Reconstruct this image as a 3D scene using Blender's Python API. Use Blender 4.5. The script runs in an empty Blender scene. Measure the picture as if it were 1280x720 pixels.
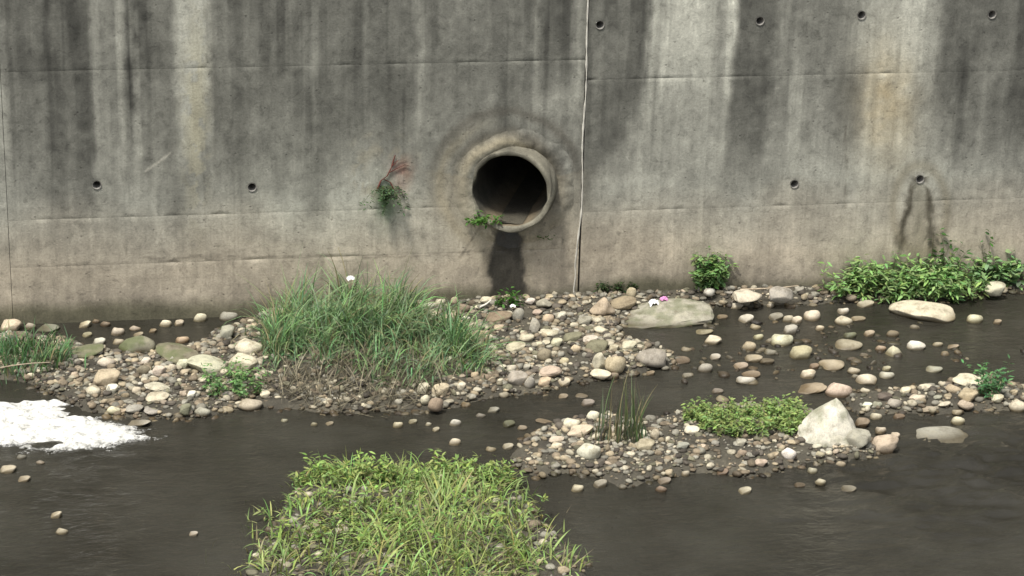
import bpy, bmesh, math, random
import numpy as np
from mathutils import Matrix, Vector

random.seed(7)
rng = np.random.default_rng(7)
scene = bpy.context.scene
COL = scene.collection

# ------------------------------------------------------------------ camera
F_PX, PITCH, YAW, ROLL, DEPTH = 3000.0, math.radians(20.0), math.radians(10.2), math.radians(1.4), 28.3
fw = np.array([math.sin(YAW) * math.cos(PITCH), math.cos(YAW) * math.cos(PITCH), -math.sin(PITCH)])
rt0 = np.array([math.cos(YAW), -math.sin(YAW), 0.0])
up0 = np.cross(rt0, fw)
rt = rt0 * math.cos(ROLL) + up0 * math.sin(ROLL)
up = up0 * math.cos(ROLL) - rt0 * math.sin(ROLL)
# the foot of the wall under the pipe (world origin) sits at picture point 640, 382
_r = fw + rt * (0.0) + up * ((360 - 382) / F_PX)
CAM = -DEPTH * _r
cam_d = bpy.data.cameras.new('camera')
cam_d.sensor_width = 36.0
cam_d.lens = 36.0 * F_PX / 1280.0
cam_d.clip_start, cam_d.clip_end = 0.5, 2000
cam = bpy.data.objects.new('camera', cam_d)
M = Matrix(((rt[0], up[0], -fw[0], CAM[0]), (rt[1], up[1], -fw[1], CAM[1]), (rt[2], up[2], -fw[2], CAM[2]), (0, 0, 0, 1)))
cam.matrix_world = M
COL.objects.link(cam)
scene.camera = cam

# ------------------------------------------------------------------ sky, sun, exposure
SUN_EL, SUN_AZ = math.radians(64), math.radians(222)      # clockwise from +Y
world = bpy.data.worlds.new('World'); scene.world = world; world.use_nodes = True
wn = world.node_tree; bg = wn.nodes['Background']
sky = wn.nodes.new('ShaderNodeTexSky'); sky.sky_type = 'NISHITA'; sky.sun_disc = False
sky.sun_elevation = SUN_EL; sky.sun_rotation = SUN_AZ; sky.dust_density = 3.0; sky.air_density = 1.0
hs = wn.nodes.new('ShaderNodeHueSaturation'); hs.inputs['Saturation'].default_value = 0.30
wn.links.new(sky.outputs[0], hs.inputs['Color']); wn.links.new(hs.outputs[0], bg.inputs['Color'])
bg.inputs['Strength'].default_value = 0.085
sd = bpy.data.lights.new('sun', 'SUN'); sd.energy = 2.2; sd.angle = math.radians(10); sd.color = (1.0, 0.95, 0.86)
sun = bpy.data.objects.new('sun', sd); COL.objects.link(sun)
sdir = Vector((math.sin(SUN_AZ) * math.cos(SUN_EL), math.cos(SUN_AZ) * math.cos(SUN_EL), math.sin(SUN_EL)))
sun.rotation_euler = sdir.to_track_quat('Z', 'Y').to_euler(); sun.location = sdir * 40
vs = scene.view_settings
vs.view_transform = 'Standard'; vs.look = 'None'; vs.gamma = 1.0; vs.exposure = 1.03; vs.use_curve_mapping = False

# ------------------------------------------------------------------ helpers
def proj(p):
    d = np.asarray(p, float) - CAM
    dep = d @ fw
    return 640 + F_PX * (d @ rt) / dep, 360 - F_PX * (d @ up) / dep, dep

def ray(px, py):
    return fw + rt * ((px - 640) / F_PX) + up * ((360 - py) / F_PX)

def on_ground(px, py, z=0.0):
    r = ray(px, py); t = (z - CAM[2]) / r[2]
    return CAM + r * t

def on_wall(px, py, y=0.0):
    r = ray(px, py); t = (y - CAM[1]) / r[1]
    return CAM + r * t

class VNoise:
    def __init__(self, seed, n=256):
        self.g = np.random.default_rng(seed).random((n, n)); self.n = n
    def __call__(self, x, y):
        x = np.asarray(x, float); y = np.asarray(y, float)
        xi = np.floor(x).astype(int); yi = np.floor(y).astype(int)
        fx = x - xi; fy = y - yi
        fx = fx * fx * (3 - 2 * fx); fy = fy * fy * (3 - 2 * fy)
        n = self.n; a = xi % n; b = (xi + 1) % n; c = yi % n; d = (yi + 1) % n
        g = self.g
        return (g[a, c] * (1 - fx) + g[b, c] * fx) * (1 - fy) + (g[a, d] * (1 - fx) + g[b, d] * fx) * fy
    def fbm(self, x, y, o=4):
        s = 0; amp = 0.5
        for k in range(o):
            s = s + amp * self(np.asarray(x) * 2 ** k + 17.3 * k, np.asarray(y) * 2 ** k + 9.1 * k); amp *= 0.5
        return s / (1 - 0.5 ** o)
N1, N2, N3 = VNoise(1), VNoise(2), VNoise(3)

def lin(c):
    c = np.asarray(c, float)
    return np.where(c <= 0.04045, c / 12.92, ((c + 0.055) / 1.055) ** 2.4)

def mesh_np(name, v, faces, mat=None, smooth=True, parent=None, attrs=None):
    """faces: int array (n,3) or (n,4) or list of both"""
    me = bpy.data.meshes.new(name)
    v = np.asarray(v, np.float32)
    fl = faces if isinstance(faces, list) else [faces]
    fl = [np.asarray(f, np.int32) for f in fl if len(f)]
    me.vertices.add(len(v)); me.vertices.foreach_set('co', v.ravel())
    loops = np.concatenate([f.ravel() for f in fl])
    tot = np.concatenate([np.full(len(f), f.shape[1], np.int32) for f in fl])
    start = np.concatenate([[0], np.cumsum(tot)[:-1]]).astype(np.int32)
    me.loops.add(len(loops)); me.loops.foreach_set('vertex_index', loops)
    me.polygons.add(len(tot)); me.polygons.foreach_set('loop_start', start); me.polygons.foreach_set('loop_total', tot)
    me.update(calc_edges=True)
    me.polygons.foreach_set('use_smooth', np.full(len(tot), smooth))
    for an, (typ, arr) in (attrs or {}).items():
        a = me.attributes.new(an, typ, 'POINT')
        arr = np.asarray(arr, np.float32)
        if typ == 'FLOAT_COLOR':
            if arr.shape[1] == 3: arr = np.concatenate([arr, np.ones((len(arr), 1), np.float32)], 1)
            a.data.foreach_set('color', arr.ravel())
        else:
            a.data.foreach_set('value', arr.ravel())
    if mat: me.materials.append(mat)
    me.validate()
    o = bpy.data.objects.new(name, me); COL.objects.link(o)
    if parent: o.parent = parent
    return o

def tag(o, label=None, cat=None, group=None, kind=None):
    if label: o['label'] = label
    if cat: o['category'] = cat
    if group: o['group'] = group
    if kind: o['kind'] = kind
    return o

def empty(name, loc, label=None, cat=None, group=None):
    o = bpy.data.objects.new(name, None); o.location = loc; o.empty_display_size = 0.2
    COL.objects.link(o); return tag(o, label, cat, group)

def grid_faces(nx, ny):
    i = np.arange(nx - 1)[:, None] * ny + np.arange(ny - 1)[None, :]
    i = i.ravel()
    return np.stack([i, i + ny, i + ny + 1, i + 1], 1)

# ------------------------------------------------------------------ materials
def newmat(name):
    m = bpy.data.materials.new(name); m.use_nodes = True
    nt = m.node_tree; return m, nt, nt.nodes['Principled BSDF']

def nd(nt, t, **kw):
    n = nt.nodes.new(t)
    for k, v in kw.items():
        if k in n.inputs: n.inputs[k].default_value = v
        else: setattr(n, k, v)
    return n

def mapping(nt, scale, src='Object'):
    tc = nd(nt, 'ShaderNodeTexCoord'); mp = nd(nt, 'ShaderNodeMapping'); mp.inputs['Scale'].default_value = scale
    nt.links.new(tc.outputs[src], mp.inputs['Vector']); return mp

def ramp(nt, fac, stops):
    r = nd(nt, 'ShaderNodeValToRGB'); e = r.color_ramp.elements
    while len(e) > 1: e.remove(e[-1])
    e[0].position = stops[0][0]; e[0].color = (*([stops[0][1]] * 3), 1) if np.isscalar(stops[0][1]) else (*stops[0][1], 1)
    for p, c in stops[1:]:
        x = e.new(p); x.color = (c, c, c, 1) if np.isscalar(c) else (*c, 1)
    nt.links.new(fac, r.inputs[0]); return r

def mult(nt, a, b, fac=1.0, mode='MULTIPLY'):
    m = nd(nt, 'ShaderNodeMix', data_type='RGBA', blend_type=mode); m.inputs[0].default_value = fac
    nt.links.new(a, m.inputs[6]); nt.links.new(b, m.inputs[7]); return m.outputs[2]

def concrete_mat():
    m, nt, b = newmat('stained_concrete'); L = nt.links
    at = nd(nt, 'ShaderNodeAttribute', attribute_name='stain')
    wet = nd(nt, 'ShaderNodeAttribute', attribute_name='wet')
    # vertical runs of weathering
    mp = mapping(nt, (4.5, 4.5, 0.5)); n1 = nd(nt, 'ShaderNodeTexNoise', Scale=1.0, Detail=8.0, Roughness=0.62, Distortion=0.6); L.new(mp.outputs[0], n1.inputs['Vector'])
    r1 = ramp(nt, n1.outputs[0], [(0.30, 0.72), (0.5, 1.0), (0.70, 1.25)])
    mp2 = mapping(nt, (1.7, 1.7, 1.2)); n2 = nd(nt, 'ShaderNodeTexNoise', Scale=1.5, Detail=9.0, Roughness=0.7); L.new(mp2.outputs[0], n2.inputs['Vector'])
    r2 = ramp(nt, n2.outputs[0], [(0.3, 0.74), (0.5, 1.0), (0.7, 1.22)])
    mp3 = mapping(nt, (1, 1, 1)); n3 = nd(nt, 'ShaderNodeTexNoise', Scale=38.0, Detail=6.0, Roughness=0.75); L.new(mp3.outputs[0], n3.inputs['Vector'])
    r3 = ramp(nt, n3.outputs[0], [(0.32, 0.72), (0.5, 1.0), (0.68, 1.22)])
    # small blow holes
    vo = nd(nt, 'ShaderNodeTexVoronoi', Scale=7.0); L.new(mp3.outputs[0], vo.inputs['Vector'])
    r4 = ramp(nt, vo.outputs['Distance'], [(0.0, 0.45), (0.055, 0.5), (0.10, 1.0)])
    mp5 = mapping(nt, (24, 24, 0.9)); n5 = nd(nt, 'ShaderNodeTexNoise', Scale=1.0, Detail=5.0, Roughness=0.6, Distortion=0.4); L.new(mp5.outputs[0], n5.inputs['Vector'])
    r5 = ramp(nt, n5.outputs[0], [(0.30, 0.72), (0.48, 1.0), (0.70, 1.2)])
    mp6 = mapping(nt, (1, 1, 1)); n6 = nd(nt, 'ShaderNodeTexNoise', Scale=9.0, Detail=8.0, Roughness=0.72, Distortion=0.8); L.new(mp6.outputs[0], n6.inputs['Vector'])
    r6 = ramp(nt, n6.outputs[0], [(0.33, 0.62), (0.46, 0.96), (0.60, 1.04), (0.70, 1.36)])
    c = mult(nt, at.outputs['Color'], r5.outputs[0], 0.30); c = mult(nt, c, r6.outputs[0], 0.9); c = mult(nt, c, r1.outputs[0], 0.45); c = mult(nt, c, r2.outputs[0], 0.7); c = mult(nt, c, r3.outputs[0], 0.75); c = mult(nt, c, r4.outputs[0], 0.55)
    L.new(c, b.inputs['Base Color'])
    rr = nd(nt, 'ShaderNodeMapRange'); rr.inputs[3].default_value = 0.92; rr.inputs[4].default_value = 0.38
    L.new(wet.outputs['Fac'], rr.inputs[0]); L.new(rr.outputs[0], b.inputs['Roughness'])
    b.inputs['Specular IOR Level'].default_value = 0.3
    bp = nd(nt, 'ShaderNodeBump', Strength=0.5, Distance=0.012)
    add = nd(nt, 'ShaderNodeMath', operation='ADD'); L.new(n3.outputs[0], add.inputs[0]); L.new(r4.outputs[0], add.inputs[1])
    L.new(add.outputs[0], bp.inputs['Height']); L.new(bp.outputs[0], b.inputs['Normal'])
    return m

def stone_mat(name, attr=None, moss=0.0):
    m, nt, b = newmat(name); L = nt.links
    if attr: src = nd(nt, 'ShaderNodeAttribute', attribute_name=attr).outputs['Color']
    else: src = nd(nt, 'ShaderNodeObjectInfo').outputs['Color']
    geo = nd(nt, 'ShaderNodeNewGeometry')
    n1 = nd(nt, 'ShaderNodeTexNoise', Scale=9.0, Detail=6.0, Roughness=0.65); L.new(geo.outputs['Position'], n1.inputs['Vector'])
    r1 = ramp(nt, n1.outputs[0], [(0.3, (0.50, 0.47, 0.42)), (0.5, 1.0), (0.72, (1.28, 1.25, 1.18))])
    n2 = nd(nt, 'ShaderNodeTexNoise', Scale=70.0, Detail=4.0, Roughness=0.7); L.new(geo.outputs['Position'], n2.inputs['Vector'])
    r2 = ramp(nt, n2.outputs[0], [(0.3, 0.62), (0.5, 1.0), (0.7, 1.2)])
    c = mult(nt, src, r1.outputs[0], 0.9); c = mult(nt, c, r2.outputs[0], 0.8)
    # damp, silty foot of every stone close to the water line
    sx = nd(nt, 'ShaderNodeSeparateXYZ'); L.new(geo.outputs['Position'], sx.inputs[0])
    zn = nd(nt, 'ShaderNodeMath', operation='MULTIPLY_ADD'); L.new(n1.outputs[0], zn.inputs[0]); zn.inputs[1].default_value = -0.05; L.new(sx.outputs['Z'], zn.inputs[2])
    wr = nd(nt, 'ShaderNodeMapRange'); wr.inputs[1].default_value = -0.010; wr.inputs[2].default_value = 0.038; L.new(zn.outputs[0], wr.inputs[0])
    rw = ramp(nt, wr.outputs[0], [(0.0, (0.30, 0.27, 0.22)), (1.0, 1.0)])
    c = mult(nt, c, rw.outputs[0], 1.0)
    if moss:
        n3 = nd(nt, 'ShaderNodeTexNoise', Scale=5.0, Detail=6.0); L.new(geo.outputs['Position'], n3.inputs['Vector'])
        rm = ramp(nt, n3.outputs[0], [(0.45, 0.0), (0.6, moss)])
        mx = nd(nt, 'ShaderNodeMix', data_type='RGBA'); L.new(rm.outputs[0], mx.inputs[0]); L.new(c, mx.inputs[6]); mx.inputs[7].default_value = (0.10, 0.12, 0.05, 1)
        c = mx.outputs[2]
    L.new(c, b.inputs['Base Color'])
    rg = nd(nt, 'ShaderNodeMapRange'); rg.inputs[3].default_value = 0.45; rg.inputs[4].default_value = 0.85
    L.new(wr.outputs[0], rg.inputs[0]); L.new(rg.outputs[0], b.inputs['Roughness'])
    b.inputs['Specular IOR Level'].default_value = 0.35
    bp = nd(nt, 'ShaderNodeBump', Strength=0.45, Distance=0.008); L.new(n2.outputs[0], bp.inputs['Height']); L.new(bp.outputs[0], b.inputs['Normal'])
    return m

def leaf_mat(name):
    m, nt, b = newmat(name); L = nt.links
    at = nd(nt, 'ShaderNodeAttribute', attribute_name='tint')
    L.new(at.outputs['Color'], b.inputs['Base Color']); b.inputs['Roughness'].default_value = 0.62
    b.inputs['Specular IOR Level'].default_value = 0.25
    tr = nd(nt, 'ShaderNodeBsdfTranslucent'); L.new(at.outputs['Color'], tr.inputs['Color'])
    mx = nd(nt, 'ShaderNodeMixShader'); mx.inputs[0].default_value = 0.28
    L.new(b.outputs[0], mx.inputs[1]); L.new(tr.outputs[0], mx.inputs[2]); L.new(mx.outputs[0], nt.nodes['Material Output'].inputs['Surface'])
    return m

def plain_mat(name, col, rough=0.8, var=0.2, scale=20.0):
    m, nt, b = newmat(name); L = nt.links
    mp = mapping(nt, (1, 1, 1)); n = nd(nt, 'ShaderNodeTexNoise', Scale=scale, Detail=5.0); L.new(mp.outputs[0], n.inputs['Vector'])
    c = np.array(col)
    r = ramp(nt, n.outputs[0], [(0.3, tuple(c * (1 - var))), (0.7, tuple(np.minimum(1, c * (1 + var))))])
    L.new(r.outputs[0], b.inputs['Base Color']); b.inputs['Roughness'].default_value = rough
    bp = nd(nt, 'ShaderNodeBump', Strength=0.3, Distance=0.005); L.new(n.outputs[0], bp.inputs['Height']); L.new(bp.outputs[0], b.inputs['Normal'])
    return m

def silt_mat():
    m, nt, b = newmat('wet_silt'); L = nt.links
    geo = nd(nt, 'ShaderNodeNewGeometry')
    n1 = nd(nt, 'ShaderNodeTexNoise', Scale=2.2, Detail=8.0, Roughness=0.7); L.new(geo.outputs['Position'], n1.inputs['Vector'])
    r1 = ramp(nt, n1.outputs[0], [(0.3, (0.035, 0.031, 0.023)), (0.55, (0.080, 0.072, 0.052)), (0.75, (0.14, 0.125, 0.09))])
    n2 = nd(nt, 'ShaderNodeTexNoise', Scale=45.0, Detail=5.0, Roughness=0.75); L.new(geo.outputs['Position'], n2.inputs['Vector'])
    r2 = ramp(nt, n2.outputs[0], [(0.3, 0.5), (0.7, 1.4)])
    L.new(mult(nt, r1.outputs[0], r2.outputs[0], 0.9), b.inputs['Base Color']); b.inputs['Roughness'].default_value = 0.8
    bp = nd(nt, 'ShaderNodeBump', Strength=0.8, Distance=0.02); L.new(n2.outputs[0], bp.inputs['Height']); L.new(bp.outputs[0], b.inputs['Normal'])
    return m

def water_mat():
    m, nt, b = newmat('murky_water'); L = nt.links
    geo = nd(nt, 'ShaderNodeNewGeometry')
    n0 = nd(nt, 'ShaderNodeTexNoise', Scale=0.9, Detail=5.0, Roughness=0.6); L.new(geo.outputs['Position'], n0.inputs['Vector'])
    r0 = ramp(nt, n0.outputs[0], [(0.35, (0.026, 0.0245, 0.019)), (0.65, (0.048, 0.046, 0.037))])
    L.new(r0.outputs[0], b.inputs['Base Color'])
    b.inputs['Roughness'].default_value = 0.06; b.inputs['IOR'].default_value = 1.45
    mp = mapping(nt, (1.0, 2.2, 1.0)); n = nd(nt, 'ShaderNodeTexNoise', Scale=6.0, Detail=5.0, Roughness=0.6, Distortion=0.7); L.new(mp.outputs[0], n.inputs['Vector'])
    bp = nd(nt, 'ShaderNodeBump', Strength=0.5, Distance=0.035); L.new(n.outputs[0], bp.inputs['Height']); L.new(bp.outputs[0], b.inputs['Normal'])
    tr = nd(nt, 'ShaderNodeBsdfTransparent'); tr.inputs['Color'].default_value = (0.62, 0.58, 0.47, 1)
    mx = nd(nt, 'ShaderNodeMixShader'); mx.inputs[0].default_value = 0.80
    L.new(tr.outputs[0], mx.inputs[1]); L.new(b.outputs[0], mx.inputs[2]); L.new(mx.outputs[0], nt.nodes['Material Output'].inputs['Surface'])
    return m

def foam_mat():
    m, nt, b = newmat('white_foam'); L = nt.links
    geo = nd(nt, 'ShaderNodeNewGeometry')
    n1 = nd(nt, 'ShaderNodeTexNoise', Scale=14.0, Detail=7.0, Roughness=0.7); L.new(geo.outputs['Position'], n1.inputs['Vector'])
    r1 = ramp(nt, n1.outputs[0], [(0.34, (0.22, 0.22, 0.20)), (0.45, (0.50, 0.50, 0.47)), (0.62, (0.74, 0.74, 0.72))])
    L.new(r1.outputs[0], b.inputs['Base Color']); b.inputs['Roughness'].default_value = 0.5
    tk = nd(nt, 'ShaderNodeAttribute', attribute_name='thick'); n2 = nd(nt, 'ShaderNodeTexNoise', Scale=30.0, Detail=5.0, Roughness=0.7); L.new(geo.outputs['Position'], n2.inputs['Vector'])
    ad = nd(nt, 'ShaderNodeMath', operation='MULTIPLY_ADD'); L.new(n2.outputs[0], ad.inputs[0]); ad.inputs[1].default_value = 1.5; L.new(tk.outputs['Fac'], ad.inputs[2])
    cl = nd(nt, 'ShaderNodeMapRange'); cl.inputs[1].default_value = 0.75; cl.inputs[2].default_value = 1.25; L.new(ad.outputs[0], cl.inputs[0])
    tp = nd(nt, 'ShaderNodeBsdfTransparent'); mx = nd(nt, 'ShaderNodeMixShader'); L.new(cl.outputs[0], mx.inputs[0]); L.new(tp.outputs[0], mx.inputs[1]); L.new(b.outputs[0], mx.inputs[2]); L.new(mx.outputs[0], nt.nodes['Material Output'].inputs['Surface'])
    bp = nd(nt, 'ShaderNodeBump', Strength=0.5, Distance=0.02); L.new(n1.outputs[0], bp.inputs['Height']); L.new(bp.outputs[0], b.inputs['Normal'])
    return m

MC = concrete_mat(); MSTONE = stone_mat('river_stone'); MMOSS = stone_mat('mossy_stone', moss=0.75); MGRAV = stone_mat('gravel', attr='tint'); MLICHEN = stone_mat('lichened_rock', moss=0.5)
MLEAF = leaf_mat('leaf'); MSILT = silt_mat(); MWATER = water_mat(); MFOAM = foam_mat()
MSEAL = plain_mat('white_sealant', (0.52, 0.50, 0.44), 0.8, 0.35, 9)
MPVC = plain_mat('weathered_plastic', (0.20, 0.19, 0.17), 0.6, 0.3, 40)
MDARK = plain_mat('dark_silt', (0.02, 0.018, 0.015), 0.9)
MWHITE = plain_mat('white_scrap', (0.80, 0.80, 0.78), 0.5, 0.08)
MPINK = plain_mat('pink_scrap', (0.65, 0.28, 0.52), 0.5, 0.15)
MSTICK = plain_mat('dry_stick', (0.34, 0.28, 0.20), 0.8, 0.3, 30)
MROOT = plain_mat('rusty_root', (0.12, 0.035, 0.025), 0.8, 0.3, 30)
MEARTH = plain_mat('earth', (0.10, 0.085, 0.06), 0.95, 0.3, 3)

# ------------------------------------------------------------------ ground map (land against water)
X0, Y0, SC = -400, 300, 2.0
GW, GH = int(2100 / SC), int(700 / SC)
gx, gy = np.meshgrid(X0 + SC * np.arange(GW), Y0 + SC * np.arange(GH), indexing='ij')
def inpoly(px, py, poly):
    px = np.asarray(px, float); py = np.asarray(py, float); r = np.zeros(px.shape, bool); n = len(poly)
    for i in range(n):
        x1, y1 = poly[i]; x2, y2 = poly[(i + 1) % n]
        if y1 == y2: continue
        c = ((y1 > py) != (y2 > py)) & (px < (x2 - x1) * (py - y1) / (y2 - y1) + x1); r ^= c
    return r
LAND = [
 [(-400, 430), (0, 416), (85, 424), (140, 440), (185, 443), (240, 436), (290, 402), (330, 386), (430, 360), (640, 350), (900, 346), (905, 372), (885, 384), (795, 398), (778, 420), (845, 436), (855, 458), (800, 470), (770, 476), (700, 488), (620, 500), (590, 500), (545, 516), (430, 518), (300, 512), (240, 528), (170, 530), (110, 514), (65, 494), (20, 480), (-400, 476)],
 [(895, 340), (900, 384), (960, 386), (1030, 384), (1060, 378), (1200, 378), (1260, 366), (1700, 345), (1700, 300), (895, 310)],
 [(1045, 484), (1120, 484), (1230, 470), (1300, 490), (1700, 490), (1700, 512), (1280, 516), (1180, 518), (1110, 526), (1060, 518)],
 [(690, 532), (740, 515), (800, 522), (850, 512), (1000, 504), (1075, 540), (1118, 562), (1085, 580), (1000, 586), (930, 604), (860, 592), (790, 612), (720, 596), (660, 600), (625, 575), (650, 550)],
 [(365, 610), (420, 586), (480, 592), (560, 586), (640, 604), (680, 650), (740, 720), (800, 1000), (250, 1000), (310, 700), (340, 650)],
]
land = np.zeros(gx.shape)
wx = gx + 26 * (N1.fbm(gx / 45, gy / 22) - 0.5); wy = gy + 14 * (N2.fbm(gx / 45, gy / 22) - 0.5)
for P in LAND: land[inpoly(wx, wy, P)] = 1.0
def blur(a, r, ax):
    k = 2 * r + 1; p = np.pad(a, [(r, r) if i == ax else (0, 0) for i in range(2)], mode='edge'); c = np.cumsum(p, ax)
    c = np.insert(c, 0, 0, ax)
    return (np.take(c, np.arange(k, c.shape[ax]), ax) - np.take(c, np.arange(0, c.shape[ax] - k), ax)) / k
for _ in range(2): land = blur(blur(land, 5, 0), 3, 1)

def land_at(px, py):
    i = np.clip(np.round((np.asarray(px) - X0) / SC).astype(int), 0, GW - 1); j = np.clip(np.round((np.asarray(py) - Y0) / SC).astype(int), 0, GH - 1)
    return land[i, j]
def bump_px(px, py, cx, cy, rx, ry): return np.exp(-((px - cx) / rx) ** 2 - ((py - cy) / ry) ** 2)

def ground_h(x, y):
    x = np.asarray(x, float); y = np.asarray(y, float)
    p = np.stack([x, y, np.zeros_like(x)], -1)
    px, py, dep = proj(p)
    l = land_at(px, py)
    far = np.clip((-y - 9.5) / 5, 0, 1)
    h = -0.13 + 0.19 * l + 0.055 * (N1.fbm(x * 1.6 + 50, y * 1.6 + 50) - 0.5) + 0.035 * (N2.fbm(x * 6 + 50, y * 6 + 90) - 0.5)
    h = h + 0.17 * bump_px(px, py, 455, 455, 110, 34) + 0.05 * bump_px(px, py, 930, 535, 90, 22)
    h = h + 0.06 * np.clip(1 + y / 0.5, 0, 1) * np.clip((px - 300) / 60, 0, 1)          # silt banked against the wall foot
    return h + 2.2 * far * far * (3 - 2 * far)

# ground sheet: fine where it is seen, coarse out to the horizon
fx = np.arange(-7.6, 8.4, 0.045); fy = np.arange(-9.4, 0.16, 0.045)
ex = np.concatenate([[-400, -200, -100, -50, -30, -20, -14, -11, -9], fx, [9.5, 11, 14, 20, 30, 50, 100, 200, 400]])
ey = np.concatenate([[-400, -200, -100, -60, -40, -30, -25, -20, -17, -15, -14, -13, -12, -11, -10.2, -9.8], fy])
gxx, gyy = np.meshgrid(ex, ey, indexing='ij')
tint_z = ground_h(gxx, gyy)
tag(mesh_np('ground', np.stack([gxx, gyy, tint_z], -1).reshape(-1, 3), grid_faces(len(ex), len(ey)), MSILT), kind='structure')

# water sheet with real wavelets, rougher in the riffles
wxs = np.concatenate([[-400, -100, -40, -20, -12, -9], np.arange(-7.6, 8.4, 0.05), [10, 14, 20, 40, 100, 400]])
wys = np.arange(-11.5, 0.14, 0.035)
wxx, wyy = np.meshgrid(wxs, wys, indexing='ij')
ppx, ppy, _ = proj(np.stack([wxx, wyy, 0 * wxx], -1))
rif = 0.22 + 3.4 * bump_px(ppx, ppy, 1210, 590, 190, 66) + 1.5 * bump_px(ppx, ppy, 60, 550, 120, 50) + 0.9 * bump_px(ppx, ppy, 620, 512, 140, 14) + 0.6 * bump_px(ppx, ppy, 880, 470, 150, 20)
wz = rif * 0.055 * (N1.fbm(wxx * 3.4 + wyy * 1.4, wyy * 7.5, 4) - 0.5) + 0.0045 * (N3.fbm(wxx * 3, wyy * 6, 2) - 0.5)
tag(mesh_np('stream_water', np.stack([wxx, wyy, wz], -1).reshape(-1, 3), grid_faces(len(wxs), len(wys)), MWATER), kind='structure')

# ------------------------------------------------------------------ retaining wall
# tones read off the wall: rows of (x in picture at mid height, value)
ROWS = [
 (-60, [(0,112),(30,90),(100,82),(118,120),(155,122),(163,92),(176,92),(190,98),(216,100),(226,150),(262,146),(275,112),(340,92),(380,104),(420,108),(440,88),(515,92),(525,118),(540,102),(570,116),(600,100),(660,100),(668,128),(676,88),(708,86),(716,122),(728,118),(738,88),(800,84),(810,164),(912,166),(920,84),(955,92),(968,130),(1000,124),(1010,108),(1035,112),(1045,132),(1085,150),(1160,146),(1172,98),(1255,100),(1264,78),(1300,80)]),
 (60, [(0,116),(30,90),(60,84),(112,84),(120,126),(158,124),(163,88),(174,90),(182,98),(214,102),(224,152),(265,148),(275,112),(325,92),(372,96),(392,126),(400,98),(420,104),(440,86),(515,90),(525,126),(540,104),(600,104),(660,102),(668,128),(676,88),(708,88),(716,118),(728,118),(738,86),(798,84),(808,160),(912,162),(920,82),(958,88),(970,126),(1000,118),(1030,110),(1045,124),(1085,156),(1135,154),(1165,134),(1175,95),(1255,100),(1264,78),(1300,80)]),
 (120, [(0,140),(8,138),(14,104),(60,98),(66,84),(112,82),(120,128),(158,126),(164,92),(172,96),(180,112),(214,112),(226,150),(262,146),(270,108),(330,98),(386,102),(394,134),(400,104),(420,96),(440,84),(512,86),(524,142),(534,112),(600,110),(640,112),(662,118),(670,144),(718,146),(728,120),(738,84),(790,86),(805,146),(910,150),(918,80),(955,82),(968,118),(1032,120),(1045,106),(1072,110),(1085,160),(1130,160),(1142,130),(1165,126),(1175,92),(1200,100),(1215,116),(1250,104),(1264,78),(1300,80)]),
 (180, [(0,132),(8,130),(14,108),(60,104),(68,90),(112,88),(120,132),(165,130),(180,116),(214,116),(228,140),(258,136),(268,112),(330,104),(394,118),(402,106),(430,112),(450,120),(500,122),(514,112),(526,128),(540,118),(600,122),(660,112),(680,106),(728,108),(738,84),(770,92),(788,134),(850,138),(905,144),(914,88),(952,88),(966,134),(1032,134),(1070,130),(1085,152),(1140,146),(1165,136),(1200,112),(1262,96),(1300,90)]),
 (228, [(0,124),(14,112),(66,104),(112,102),(122,134),(165,132),(198,124),(212,108),(258,112),(300,114),(330,122),(400,126),(440,134),(520,138),(545,124),(600,126),(700,122),(728,118),(738,98),(752,126),(800,138),(900,138),(915,116),(955,122),(980,140),(1150,142),(1200,134),(1240,118),(1300,114)]),
 (268, [(0,122),(60,116),(112,112),(125,116),(160,126),(330,132),(420,138),(540,140),(600,132),(700,124),(728,122),(740,124),(800,132),(900,132),(960,128),(1150,134),(1240,128),(1300,124)]),
 (325, [(0,116),(110,114),(200,118),(400,122),(600,118),(728,114),(800,118),(960,122),(1150,124),(1300,122)]),
 (352, [(0,110),(200,112),(600,108),(728,100),(860,102),(960,104),(1300,106)]),
 (376, [(0,92),(200,88),(430,78),(600,76),(728,72),(860,74),(1300,84)]),
]
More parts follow.
